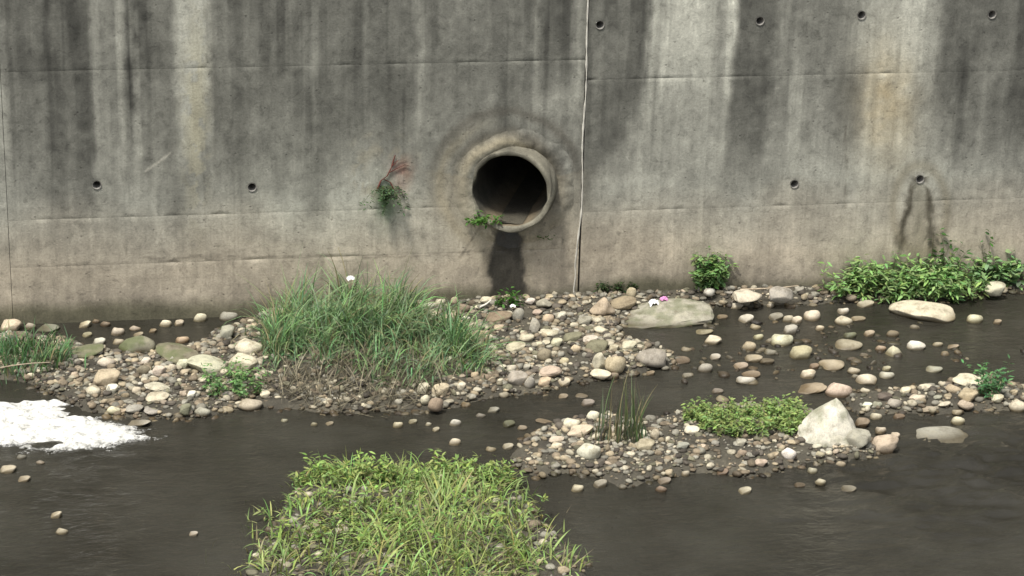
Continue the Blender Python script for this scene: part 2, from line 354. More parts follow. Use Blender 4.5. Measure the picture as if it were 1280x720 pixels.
def stain_color(X, Z):
    p = np.stack([X, 0 * X, Z], -1)
    px, py, _ = proj(p)
    # picture column where the same wall X crosses mid height; picture row where the same Z passes under the pipe
    zc = on_wall(640, 140)[2]
    cx, _, _ = proj(np.stack([X, 0 * X, 0 * X + zc], -1))
    _, cy, _ = proj(np.stack([0 * X, 0 * X, Z], -1))
    # let the stripes wander
    wob = 8 * (N1.fbm(Z * 1.4 + 3, X * 2.2) - 0.5) + 9 * (N2.fbm(X * 9, Z * 6) - 0.5)
    wobv = 42 * (N3.fbm(X * 3.5, Z * 0.6) - 0.5)
    cxw = cx + wob; cyw = cy + wobv
    ys = np.array([r[0] for r in ROWS], float)
    vals = np.stack([np.interp(cxw, [a for a, _ in r[1]], [b for _, b in r[1]]) for r in ROWS])
    k = np.clip(np.searchsorted(ys, cyw) - 1, 0, len(ys) - 2); t = np.clip((cyw - ys[k]) / (ys[k + 1] - ys[k]), 0, 1)
    ii = np.indices(k.shape)
    v = vals[(k, *ii)] * (1 - t) + vals[(k + 1, *ii)] * t
    v = v + 9 * np.clip((125 - v) / 40, 0, 1) * np.clip((330 - cy) / 60, 0, 1) + 24 * np.clip((cyw - 225) / 80, 0, 1)
    v = v + 0.27 * (v - 116) * np.clip((300 - cy) / 100, 0, 1) + 8 * np.clip((cyw - 170) / 50, 0, 1) + 7 * np.clip((cyw - 290) / 30, 0, 1)
    v = v + 5 + 4 * np.clip((118 - v) / 30, 0, 1)
    # fine runs
    up_f = np.clip((300 - cy) / 200, 0, 1)
    v = v + up_f * 20 * (N2.fbm(X * 7, Z * 0.5, 3) - 0.5) + 26 * (N1.fbm(X * 2.6 + 7, Z * 2.6, 5) - 0.5) + 30 * (N3.fbm(X * 13, Z * 9, 3) - 0.5)
    # thin drips with definite edges, each starting and fading at its own height
    for sx, sd_, amp, th_ in ((17.0, 5, -18, .72), (11.0, 9, 22, .72), (6.0, 13, -16, .66), (8.0, 21, -18, .70)):
        q = N2(X * sx + sd_ + 0.5 * N1(Z * 1.5, X * 2), 0.16 * Z * sx / 8 + sd_); fade = np.clip(2.2 * N3(X * 2.5 + sd_, Z * 0.9 + sd_) - 0.5, 0, 1)
        v = v + amp * np.clip((q - th_) / 0.07, 0, 1) * fade * (0.25 + 0.75 * up_f)
    # dark mould blotches on the strongest run
    v = v - 40 * np.clip(N3.fbm(X * 11, Z * 7) - 0.42, 0, 1) * 3.0 * np.exp(-((cxw - 169) / 11) ** 2) * (cy < 150)
    low = np.clip((cy + 50 * (N1.fbm(X * 1.2, Z * 1.5 + 4) - .5) - 232) / 90, 0, 1)
    tintc = np.stack([1.0 + 0.04 * low, 0.998 - 0.014 * low, 0.93 - 0.05 * low], -1)
    c = v[..., None] * tintc
    def mix(col, a):
        nonlocal c
        a = np.clip(a, 0, 1)[..., None]; c = c * (1 - a) + np.array(col, float) * a
    nz = N1.fbm(px / 9, py / 14); nb = N2.fbm(px / 16, py / 16)
    # warm ochre patch high on the right bay, lime bloom stripes
    mix((172, 146, 100), 0.55 * bump_px(px, py, 1107, 130, 34, 70) * (0.6 + 0.8 * (nb - .3)))
    mix((180, 172, 140), 0.45 * bump_px(px, py, 245, 150, 14, 110) * (nz > .45))
    # rings of mortar smear round the pipe
    rr = np.hypot(px - 632, (py - 232)); th = np.arctan2(py - 232, px - 632)
    ring = lambda r0, w: np.exp(-((rr + 7 * (nb - .5) - r0) / w) ** 2)
    upper = np.clip(0.5 - 0.9 * np.sin(th), 0, 1)
    mix((78, 74, 66), 0.55 * ring(66, 8) * upper); mix((152, 142, 118), 0.5 * ring(54, 9) * (0.4 + upper))
    mix((150, 138, 112), 0.45 * ring(82, 7) * np.clip(-np.cos(th), 0, 1)); mix((84, 80, 72), 0.5 * ring(93, 6) * upper)
    mix((138, 128, 108), 0.35 * np.exp(-((rr - 62) / 34) ** 2) * (np.sin(th) > -.2))
    # trowelled arcs where a stopped hole was patched
    r2 = np.hypot(px - 478, (py - 215) * 1.05); th2 = np.arctan2(py - 215, px - 478)
    mix((160, 155, 138), 0.6 * np.clip(nz * 2 - .7, 0, 1) * np.exp(-((r2 - 52) / 4) ** 2) * (np.sin(th2) < -.2)); mix((152, 146, 128), 0.5 * np.exp(-((r2 - 30) / 9) ** 2) * (nz > .42))
    mix((120, 72, 62), 0.5 * bump_px(px, py, 502, 212, 14, 14) * np.clip(2 * nz - .3, 0, 1)); mix((150, 130, 118), .6 * bump_px(px, py, 500, 232, 10, 12))
    mix((62, 86, 58), 0.8 * bump_px(px, py, 482, 250, 12, 24) * np.clip(2.2 * nz - .35, 0, 1))
    # wet run under the pipe
    edge = 15 * (N2.fbm(px / 14, py / 20) - .5) + 4 * (N1.fbm(px / 4, py / 5) - .5)
    dn = np.clip((py - 285) / 85, 0, 1)
    halo = np.clip((px + edge - (598 + 4 * dn)) / 14, 0, 1) * np.clip((668 - 2 * dn - px + edge) / 14, 0, 1) * np.clip((py - 278) / 20, 0, 1)
    mix((96, 90, 76), 0.55 * halo * np.clip(2.2 * nz - .3, 0, 1)); mix((168, 162, 142), 0.5 * np.exp(-((px + 1.6 * edge - 604 + 5 * dn) / 2.6) ** 2) * (py > 292) * np.clip(2.6 * nz - .9, 0, 1)); mix((168, 162, 142), 0.45 * np.exp(-((px - 1.6 * edge - 663) / 2.6) ** 2) * (py > 292) * np.clip(2.6 * nb - .9, 0, 1))
    inside = np.clip((px + edge - (616 - 7 * np.sqrt(dn))) / 5, 0, 1) * np.clip((653 + 4 * np.sqrt(dn) - px + edge) / 5, 0, 1) * np.clip((py - 282) / 8, 0, 1)
    mix((54, 52, 48), (0.80 + 0.25 * nz) * inside)
    # arch-shaped seep under the weep hole at the right
    s = np.clip((py - 226) / 90, 0, 1); hw = 7 + 14 * s ** 0.6
    for sg, a in ((-1, 1.0), (1, 0.9)):
        mix((66, 62, 52), a * 0.85 * np.exp(-((px + edge - (1149 - 6 * s * 0.4 + sg * hw)) / (3.4 + 2.2 * s)) ** 2) * (py > 222) * np.clip((330 - py) / 30, 0, 1) * (0.55 + .8 * nz))
    mix((96, 92, 76), 0.4 * np.clip(1 - np.abs(px - 1149) / (hw + 3), 0, 1) * (py > 228))
    mix((112, 104, 84), 0.35 * np.exp(-((np.hypot(px - 1150, (py - 262) * 0.62) - 34) / 5) ** 2))
    # damp, algae-stained foot
    foot = np.clip((cy + 16 * (N1.fbm(X * 2, Z * 2 + 8) - .5) - 357 + 14 * (N3(X * 1.3, 0 * X) - .4)) / 16, 0, 1)
    mix((72, 72, 54), 0.62 * foot)
    # pale scratch
    d = np.abs((py - 214) + (px - 182) * 0.72) ; mix((196, 192, 178), 0.7 * np.clip(1.3 - d / 2.0, 0, 1) * (0.3 + nz) * (px > 181) * (px < 213))
    # hair cracks
    for pts, a in (([(180, 322), (215, 325), (250, 320), (330, 322), (400, 320), (470, 321), (560, 318), (605, 314)], .28), ([(270, 308), (300, 303), (340, 305), (385, 306)], -.5), ([(1056, 150), (1058, 200), (1056, 258)], .5), ([(575, 322), (590, 300), (600, 282)], .35)):
        for (x1, y1), (x2, y2) in zip(pts, pts[1:]):
            tt = np.clip(((px - x1) * (x2 - x1) + (py - y1) * (y2 - y1)) / ((x2 - x1) ** 2 + (y2 - y1) ** 2), 0, 1)
            dd = np.hypot(px - x1 - tt * (x2 - x1), py - y1 - tt * (y2 - y1) + 3 * (nb - .5))
            mix((60, 56, 48) if a > 0 else (170, 164, 146), abs(a) * np.clip(1.5 - dd / 1.6, 0, 1) * np.clip(2.4 * nz - .5, 0, 1))
    return np.clip(lin(np.clip(c, 5, 250) / 255.0), 0.012, 0.8), inside

def wx_at(px, py): return on_wall(px, py)[0]
JX = [wx_at(6, 200), wx_at(731, 130)]
BAY = JX[1] - JX[0]
TOP = 6.6
zj = lambda px, py: on_wall(px, py)[2]
LIFTS_MID = [-0.5, zj(390, 322), zj(390, 264), zj(390, 82), 4.75, TOP]
LIFTS_R = [-0.5, zj(820, 262), zj(820, 98), 4.75, TOP]
WEEP = [(121, 231), (315, 234), (750, 31), (993, 230), (1150, 224), (950, 26), (1077, 19), (1240, 18)]
WEEPW = [on_wall(*w) for w in WEEP]
PIPE_C = on_wall(637, 240, -0.165)
HOLES = [(w[0], w[2], 0.052, 0.11, 0.35) for w in WEEPW] + [(PIPE_C[0] + 0.09, PIPE_C[2], 0.60, 0.66, 0.5)]

wall = empty('retaining_wall', (0, 0, 0), 'tall weathered grey concrete retaining wall with dark vertical streaks behind the stream', 'wall')

def make_panel(x0, x1, z0, z1, step):
    g = 0.0008
    nx = max(3, int(round((x1 - x0) / step)) + 1); nz_ = max(3, int(round((z1 - z0) / step)) + 1)
    xs = np.linspace(x0 + g, x1 - g, nx); zs = np.linspace(z0 + g, z1 - g, nz_)
    X, Z = np.meshgrid(xs, zs, indexing='ij')
    Y = 0.010 * (N1.fbm(X * 1.1, Z * 1.1) - 0.5) + 0.006 * (N2.fbm(X * 7, Z * 7) - 0.5)
    # slightly rounded arrises, chipped here and there
    ed = np.minimum(np.minimum(X - x0, x1 - X), np.minimum(Z - z0, z1 - Z))
    edz = np.minimum(Z - z0, z1 - Z)
    Y = Y + np.where(edz < step * 0.6, 0.0015 + 0.016 * np.clip(N3.fbm(X * 5, Z * 5) - 0.5, 0, 1) * 2, 0)
    keep = np.ones((nx - 1, nz_ - 1), bool)
    V = np.stack([X, Y, Z], -1).reshape(-1, 3); extra_v = []; extra_f = []; nv = len(V); E4 = []
    for hx, hz, hr, blk, dep in HOLES:
        if hx < x0 + 0.05 or hx > x1 - 0.05 or hz + hr < z0 or hz - hr > z1: continue
        dx = xs[1] - xs[0]; dz = zs[1] - zs[0]
        i0 = int(np.floor((hx - blk - xs[0]) / dx)); i1 = int(np.ceil((hx + blk - xs[0]) / dx))
        j0 = int(np.floor((hz - blk - zs[0]) / dz)); j1 = int(np.ceil((hz + blk - zs[0]) / dz))
        i0c, i1c, j0c, j1c = max(i0, 0), min(i1, nx - 1), max(j0, 0), min(j1, nz_ - 1)
        if (i0, i1, j0, j1) != (i0c, i1c, j0c, j1c) or hr > 0.3:
            # big opening crossing lift lines: drop cells wholly inside, the pipe collar covers the stepped edge
            cxm = (xs[:-1] + xs[1:]) / 2; czm = (zs[:-1] + zs[1:]) / 2
            keep &= ~(((cxm[:, None] - hx) / hr) ** 2 + ((czm[None, :] - hz) / hr) ** 2 < 1)
            continue
        keep[i0:i1, j0:j1] = False
        loop = [(i, j0) for i in range(i0, i1)] + [(i1, j) for j in range(j0, j1)] + [(i, j1) for i in range(i1, i0, -1)] + [(i0, j) for j in range(j1, j0, -1)]
        lo = [i * nz_ + j for i, j in loop]; n = len(lo)
        a = [math.atan2(zs[j] - hz, xs[i] - hx) for i, j in loop]
        c1 = nv + len(extra_v)
        for t in a: extra_v.append((hx + hr * math.cos(t), 0.004, hz + hr * math.sin(t)))
        for t in a: extra_v.append((hx + hr * math.cos(t), 0.004, hz + hr * math.sin(t)))
        for t in a: extra_v.append((hx + hr * math.cos(t), dep, hz + hr * math.sin(t)))
        for k in range(n):
            q = (k + 1) % n
            E4.append((lo[k], lo[q], c1 + q, c1 + k)); E4.append((c1 + n + k, c1 + n + q, c1 + 2 * n + q, c1 + 2 * n + k))
        extra_v.append((hx, dep, hz)); cc = nv + len(extra_v) - 1
        for k in range(n): extra_f.append((c1 + 2 * n + k, c1 + 2 * n + (k + 1) % n, cc))
    gf = grid_faces(nx, nz_).reshape(nx - 1, nz_ - 1, 4)[keep]
    # sides and back
    B = 0.55
    bl = [(i, 0) for i in range(nx - 1)] + [(nx - 1, j) for j in range(nz_ - 1)] + [(i, nz_ - 1) for i in range(nx - 1, 0, -1)] + [(0, j) for j in range(nz_ - 1, 0, -1)]
    bi = [i * nz_ + j for i, j in bl]; b0 = nv + len(extra_v)
    for i, j in bl: extra_v.append(tuple(V[i * nz_ + j]))
    for i, j in bl: extra_v.append((xs[i], B, zs[j]))
    n = len(bi); ph = HOLES[-1]
    for k in range(n):
        if math.hypot(V[bi[k]][0] - ph[0], V[bi[k]][2] - ph[1]) < ph[2] + 0.03: continue
        E4.append((b0 + k, b0 + n + k, b0 + n + (k + 1) % n, b0 + (k + 1) % n))
    allv = np.concatenate([V, np.array(extra_v)])
    col, wet = stain_color(allv[:, 0], allv[:, 2])
    deep = allv[:, 1] > 0.05
    return mesh_np('panel', allv, [np.concatenate([gf.reshape(-1, 4), np.array(E4)]), np.array(extra_f).reshape(-1, 3)], MC, True, wall, {'stain': ('FLOAT_COLOR', col), 'wet': ('FLOAT', wet)})

PANELS = []
for bi_, (bx0, bx1) in enumerate([(JX[0] - 2 * BAY, JX[0] - BAY), (JX[0] - BAY, JX[0]), (JX[0], JX[1]), (JX[1], JX[1] + BAY), (JX[1] + BAY, JX[1] + 2 * BAY)]):
    L_ = LIFTS_R if bi_ >= 3 else LIFTS_MID
    if bi_ == 1: L_ = [-0.5, zj(0, 284), zj(0, 86) , 4.75, TOP]
    for z0, z1 in zip(L_, L_[1:]):
        near = bi_ in (2, 3) and z0 < 4
        gap = 0.012 if bi_ else 0.0
        PANELS.append((bx0, bx1, z0, z1, None)); PANELS[-1] = (bx0, bx1, z0, z1, make_panel(bx0 + (0.012 if bi_ != 2 else 0.002), bx1 - (0.012 if bi_ != 1 else 0.002), z0, z1, 0.0245 if near else (0.05 if bi_ == 1 else 0.12)))

# white sealant squeezed out of the expansion joint, and dark joint board behind it
def ribbon(name, pts, w, y, mat, parent, thick=0.012):
    pts = np.array(pts); n = len(pts); v = []
    for k, (x, z) in enumerate(pts):
        ww = w * (0.55 + 0.9 * N2(k * 0.37, 4.0)); v += [(x - ww / 2, y, z), (x - ww * .25, y - thick, z), (x + ww * .25, y - thick, z), (x + ww / 2, y, z)]
    f = [(4 * k + j, 4 * k + j + 1, 4 * k + 5 + j, 4 * k + 4 + j) for k in range(n - 1) for j in range(3)]
    return mesh_np(name, v, np.array(f), mat, True, parent)
zz = np.arange(0.06, TOP, 0.03)
jx = JX[1] + 0.016 * (N1(zz * 1.5, 0 * zz) - 0.5) * 2 - 0.05 * np.clip((1.1 - zz) / 1.1, 0, 1) + 0.028 * (N2(zz * 6, 0 * zz + 9) - .5) * (zz < 0.8)
ribbon('joint_sealant', np.stack([jx, zz], 1), 0.021, 0.0, MSEAL, wall, 0.010)
ribbon('joint_board', [(JX[1], z) for z in np.arange(-0.4, TOP, 0.1)], 0.05, 0.03, MDARK, wall, 0.002)
ribbon('joint_board', [(JX[0], z) for z in np.arange(-0.4, TOP, 0.1)], 0.05, 0.02, MDARK, wall, 0.002)

# plastic weep pipes lining the holes
def tube_mesh(name, r0, r1, y0, y1, mat, n=20):
    a = np.linspace(0, 2 * math.pi, n, endpoint=False); v = []
    for r, y in ((r1, y0), (r0, y0), (r0, y1)): v += [(r * math.cos(t), y, r * math.sin(t)) for t in a]
    f = [(k * n + i, k * n + (i + 1) % n, (k + 1) * n + (i + 1) % n, (k + 1) * n + i) for k in range(2) for i in range(n)]
    return mesh_np(name, v, np.array(f), mat, True)
for k, w in enumerate(WEEPW):
    if k == 0: wp0 = wp = tube_mesh('weep_pipe', 0.045, 0.053, -0.008, 0.34, MPVC)
    else: wp = wp0.copy(); COL.objects.link(wp)
    wp.parent = [q[4] for q in PANELS if q[0] < w[0] < q[1] and q[2] < w[2] < q[3]][0]; wp.location = (w[0], 0, w[2])
# concrete coping above, out of the picture
def box(name, lo, hi, mat, parent=None):
    (a, b, c), (d, e, f) = lo, hi
    v = [(a, b, c), (d, b, c), (d, e, c), (a, e, c), (a, b, f), (d, b, f), (d, e, f), (a, e, f)]
    q = [(0, 3, 2, 1), (4, 5, 6, 7), (0, 1, 5, 4), (1, 2, 6, 5), (2, 3, 7, 6), (3, 0, 4, 7)]
    n = len(v); col = np.full((n, 3), 0.2)
    return mesh_np(name, v, np.array(q), mat, False, parent, {'stain': ('FLOAT_COLOR', col), 'wet': ('FLOAT', np.zeros(n))})
box('coping', (JX[0] - 2 * BAY, -0.06, TOP + 0.003), (JX[1] + 2 * BAY, 0.6, TOP + 0.18), MC, wall)
tag(box('embankment', (-400, 0.56, TOP - 2), (400, 300, TOP - 0.05), MEARTH), kind='structure')

# ------------------------------------------------------------------ drain pipe
SK = math.radians(21)
pipe = empty('drain_pipe', tuple(PIPE_C), 'large round grey concrete drain pipe jutting out of the wall', 'drain pipe')
out = np.array([-math.sin(SK), -math.cos(SK), -0.02]); out /= np.linalg.norm(out)
rp = np.array([math.cos(SK), -math.sin(SK), 0.0]); upv = np.cross(rp, -out); upv /= np.linalg.norm(upv)
if upv[2] < 0: upv = -upv
def lathe(name, prof, mat, parent, n=72, jit=0.0, colf=None, seed=0):
    a = np.linspace(0, 2 * math.pi, n, endpoint=False); v = []
    for k, (r, s) in enumerate(prof):
        rr = r + jit * (N1(3 + np.cos(a) * 4 + seed, 3 + np.sin(a) * 4 + k * .35) - .5)
        v.append(rr[:, None] * (np.cos(a)[:, None] * rp + np.sin(a)[:, None] * upv) + s * out)
    v = np.concatenate(v); m = len(prof)
    f = np.array([(k * n + i, k * n + (i + 1) % n, (k + 1) * n + (i + 1) % n, (k + 1) * n + i) for k in range(m - 1) for i in range(n)])
    if colf is None: col = np.full((len(v), 3), 0.16)
    else: col = colf(v)
    return mesh_np(name, v, f, mat, True, parent, {'stain': ('FLOAT_COLOR', col), 'wet': ('FLOAT', np.zeros(len(v)))})
def barrel_col(v):
    t = N2.fbm(v[:, 0] * 6 + 9, v[:, 2] * 6 + 3)
    c = np.array([112, 109, 97]) * (0.62 + 0.7 * t)[:, None]
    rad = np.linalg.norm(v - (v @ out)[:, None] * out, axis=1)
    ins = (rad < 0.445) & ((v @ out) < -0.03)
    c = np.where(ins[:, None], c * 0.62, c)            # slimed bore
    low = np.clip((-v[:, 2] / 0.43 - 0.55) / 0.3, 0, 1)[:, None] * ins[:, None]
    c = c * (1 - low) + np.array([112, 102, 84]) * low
    return lin(np.clip(c, 0, 255) / 255)
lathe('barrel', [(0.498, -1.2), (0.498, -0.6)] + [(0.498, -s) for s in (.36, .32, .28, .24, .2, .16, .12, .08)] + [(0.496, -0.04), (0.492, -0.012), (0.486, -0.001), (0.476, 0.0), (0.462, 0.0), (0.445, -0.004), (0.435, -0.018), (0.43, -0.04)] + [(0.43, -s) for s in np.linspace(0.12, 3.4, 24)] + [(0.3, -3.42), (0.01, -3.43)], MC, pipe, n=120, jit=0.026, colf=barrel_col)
# mortar fillet bedding the barrel into the wall
n = 180; a = np.linspace(0, 2 * math.pi, n, endpoint=False); cv = []; KR = 14
for k in range(KR):
    t = k / (KR - 1); r = 0.475 + 0.31 * t; yy = -0.010 - 0.032 * math.sin(min(1, t * 1.5) * math.pi) * (1 - .4 * t) + 0.03 * t ** 3
    ca, sa = np.cos(a), np.sin(a)
    j = 0.10 * (N2(5 + ca * 2.2, 5 + sa * 2.2) - .5) * t
    yj = (0.028 * (N3.fbm(5 + ca * r * 7, 5 + sa * r * 7, 4) - .5) + 0.012 * (N1.fbm(ca * r * 22 + 40, sa * r * 22 + 40, 3) - .5)) * (1 - t ** 4)
    cv.append(np.stack([0.09 + (r * 1.06 + j) * ca, -PIPE_C[1] + yy + yj, (r + j) * sa], 1))
cv = np.concatenate(cv); cf = np.array([(k * n + i, k * n + (i + 1) % n, (k + 1) * n + (i + 1) % n, (k + 1) * n + i) for k in range(KR - 1) for i in range(n)])
colr, wetr = stain_color(cv[:, 0] + PIPE_C[0], cv[:, 2] + PIPE_C[2])
mesh_np('mortar_collar', cv, cf, MC, True, pipe, {'stain': ('FLOAT_COLOR', np.clip(colr, 0.05, 1)), 'wet': ('FLOAT', wetr)})
# silt lying along the invert
ss = np.linspace(-0.06, -3.2, 30); aa = np.linspace(-0.36, 0.36, 9); sv = []
for s_ in ss:
    for t in aa:
        r_ = 0.43 * math.cos(0.36) / math.cos(t) - 0.006 + 0.03 * (N1(s_ * 6 + 20, t * 6 + 5) - .5)
        r_ = min(r_, 0.424)
        sv.append(r_ * (math.sin(t) * rp - math.cos(t) * upv) + s_ * out)
mesh_np('silt_bed', sv, grid_faces(30, 9), MSILT, True, pipe)

# ------------------------------------------------------------------ stones
def ico(sub):
    bm = bmesh.new(); bmesh.ops.create_icosphere(bm, subdivisions=sub, radius=1.0)
    v = np.array([x.co[:] for x in bm.verts]); f = np.array([[y.index for y in x.verts] for x in bm.faces]); bm.free()
    return v, f
ICO = {k: ico(k) for k in (1, 2, 3, 4)}
def stone_shape(seed, sub=3, planes=5, rough=0.10, taper=0.0, lo=0.66, hi=0.95):
    r = np.random.default_rng(seed); v, f = ICO[sub]; v = v.copy()
    for k in range(planes):
        nn = r.normal(size=3); nn /= np.linalg.norm(nn); d = r.uniform(lo, hi)
        ex_ = np.maximum(0, v @ nn - d); v -= (ex_ * 0.88)[:, None] * nn
    for k in range(5):
        w = r.normal(size=3) * (1.3 + 0.8 * k); ph = r.uniform(0, 6.28)
        v *= (1 + rough / (1 + 0.6 * k) * np.sin(v @ w + ph))[:, None]
    if taper:
        t = np.clip((v[:, 2] + 1) / 2, 0, 1); v[:, :2] *= (1.12 - taper * t)[:, None]
    v /= np.abs(v).max(0)
    return v, f
def hull_rock(pts, seed, noise=0.035):
    bm = bmesh.new()
    for p in pts: bm.verts.new(p)
    r = bmesh.ops.convex_hull(bm, input=bm.verts[:])
    bmesh.ops.delete(bm, geom=[g for g in r['geom_interior'] if isinstance(g, bmesh.types.BMVert)], context='VERTS')
    bmesh.ops.triangulate(bm, faces=bm.faces[:])
    for cut, sm in ((1, .18), (1, .15), (1, .1), (1, .0)): bmesh.ops.subdivide_edges(bm, edges=bm.edges[:], cuts=cut, use_grid_fill=True, smooth=sm)
    bmesh.ops.triangulate(bm, faces=bm.faces[:])
    v = np.array([x.co[:] for x in bm.verts]); f = np.array([[y.index for y in x.verts] for x in bm.faces]); bm.free()
    for k, fr in enumerate((2.5, 5.5, 12.0)):
        d = N1(v[:, 0] * fr + 20 + v[:, 2] * 3, v[:, 1] * fr + 20 + seed) - .5 + N2(v[:, 2] * fr + 30, v[:, 0] * fr + 30) - .5
        v = v + (v / np.linalg.norm(v, axis=1)[:, None]) * (noise / (k + 1) * d)[:, None] * 1.6
    return v, f
PAL = {'p': (0.52, 0.475, 0.36), 'b': (0.42, 0.355, 0.245), 'n': (0.25, 0.205, 0.145), 'g': (0.32, 0.305, 0.25), 'o': (0.20, 0.19, 0.13), 'w': (0.60, 0.57, 0.48), 'd': (0.12, 0.105, 0.085), 'k': (0.45, 0.375, 0.285)}
CNAME = {'p': 'pale cream', 'b': 'beige', 'n': 'brown', 'g': 'grey', 'o': 'olive', 'w': 'whitish', 'd': 'dark', 'k': 'pinkish beige'}
VARIANTS = []
for k in range(14):
    v, f = stone_shape(100 + k, 3, 5 if k % 3 == 0 else 8, 0.085, lo=.64 if k % 3 == 0 else .52, hi=.93 if k % 3 == 0 else .9); VARIANTS.append((v, f))
VMESH = {}
SLAB = []
placed = []      # px, py, halfwidth
def put_stone(cx, cy, w, h, ck, label=None, group=None, shape='', seed=0, name='river_stone'):
    r = np.random.default_rng(seed + 991)
    z0 = 0.04
    if cx > 860 and 390 < cy < 482 and w < 40: w, h = w * 1.12, h * 1.12
    for _ in range(3):
        P = on_ground(cx, cy, z0); s = F_PX / ((P - CAM) @ fw)
        a = w / 2 / s; b = a * (r.uniform(0.72, 0.98) if _ == 0 else 1) if _ == 0 else b
        sp = math.sin(PITCH + 0.03); cp = math.cos(PITCH + 0.03)
        hv = h / 2 / s * 1.06
        c = math.sqrt(max(hv * hv - (b * sp) ** 2, (0.5 * hv) ** 2)) / cp
        if b * sp > 0.9 * hv: b = 0.85 * hv / sp
        gz = float(ground_h(P[0], P[1]))
        z0 = max(gz, -0.06) + 0.56 * c if gz > -0.03 else max(gz + 0.6 * c, 0.15 * c)
    P = on_ground(cx, cy, z0)
    if name == 'boulder' or shape:
        if shape == 'B': v, f = hull_rock([(-.05, .1, 1), (.1, .05, .93), (-1, -.2, -.45), (-.9, .3, -.6), (-.55, -.85, -.75), (0, -1, -.7), (.95, -.3, -.45), (.9, .4, -.6), (.5, -.1, .22), (-.5, 0, .25), (.25, -.55, .12), (-.4, .8, -.5), (.5, .8, -.5), (0, .6, .4), (-.8, -.6, -1), (.8, -.6, -1), (0, .8, -1)], seed)
        elif shape == 'L': v, f = hull_rock([(-1, -.85, -.35), (-.2, -1, -.25), (.95, -.6, -.15), (1, .2, .25), (.7, .7, .55), (.15, .6, 1), (-.1, .2, .75), (-.5, .7, .3), (-.75, .2, .0), (-1.05, -.95, -1), (1.0, -.75, -1), (1, .8, -1), (-.8, .8, -1)], seed, .05)
        elif shape == 't': v, f = stone_shape(seed + 5, 4, 7, 0.05, taper=0.86)
        elif shape == 's': v, f = stone_shape(seed + 5, 4, 5, 0.07, lo=.55, hi=.9)
        elif shape == 'a': v, f = stone_shape(seed + 5, 4, 9, 0.06, lo=.5, hi=.85)
        else: v, f = stone_shape(seed + 5, 4, 4, 0.06)
        v = v * 1.0
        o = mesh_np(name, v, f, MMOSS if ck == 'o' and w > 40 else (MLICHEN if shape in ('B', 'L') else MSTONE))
    else:
        k = seed % len(VARIANTS)
        if k not in VMESH:
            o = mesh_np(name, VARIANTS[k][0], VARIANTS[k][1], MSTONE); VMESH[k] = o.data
        else:
            o = bpy.data.objects.new(name, VMESH[k]); COL.objects.link(o)
    if shape == 'L': SLAB.append(o)
    if shape == 'L': P = P - np.array([0, 0, 0.35 * c])
    o.location = P; o.scale = (a, b, c)
    o.rotation_euler = (r.normal() * 0.08, r.normal() * 0.10, r.normal() * 0.25 - YAW * 0.8)
    base = np.array(PAL[ck]) * r.uniform(0.86, 1.12) * (1 + 0.025 * r.normal(size=3))
    o.color = (*np.clip(base, 0.02, 0.85), 1)
    tag(o, label, 'boulder' if name == 'boulder' else 'stone', group)
    placed.append((cx, cy, w / 2, h / 2))
    return o

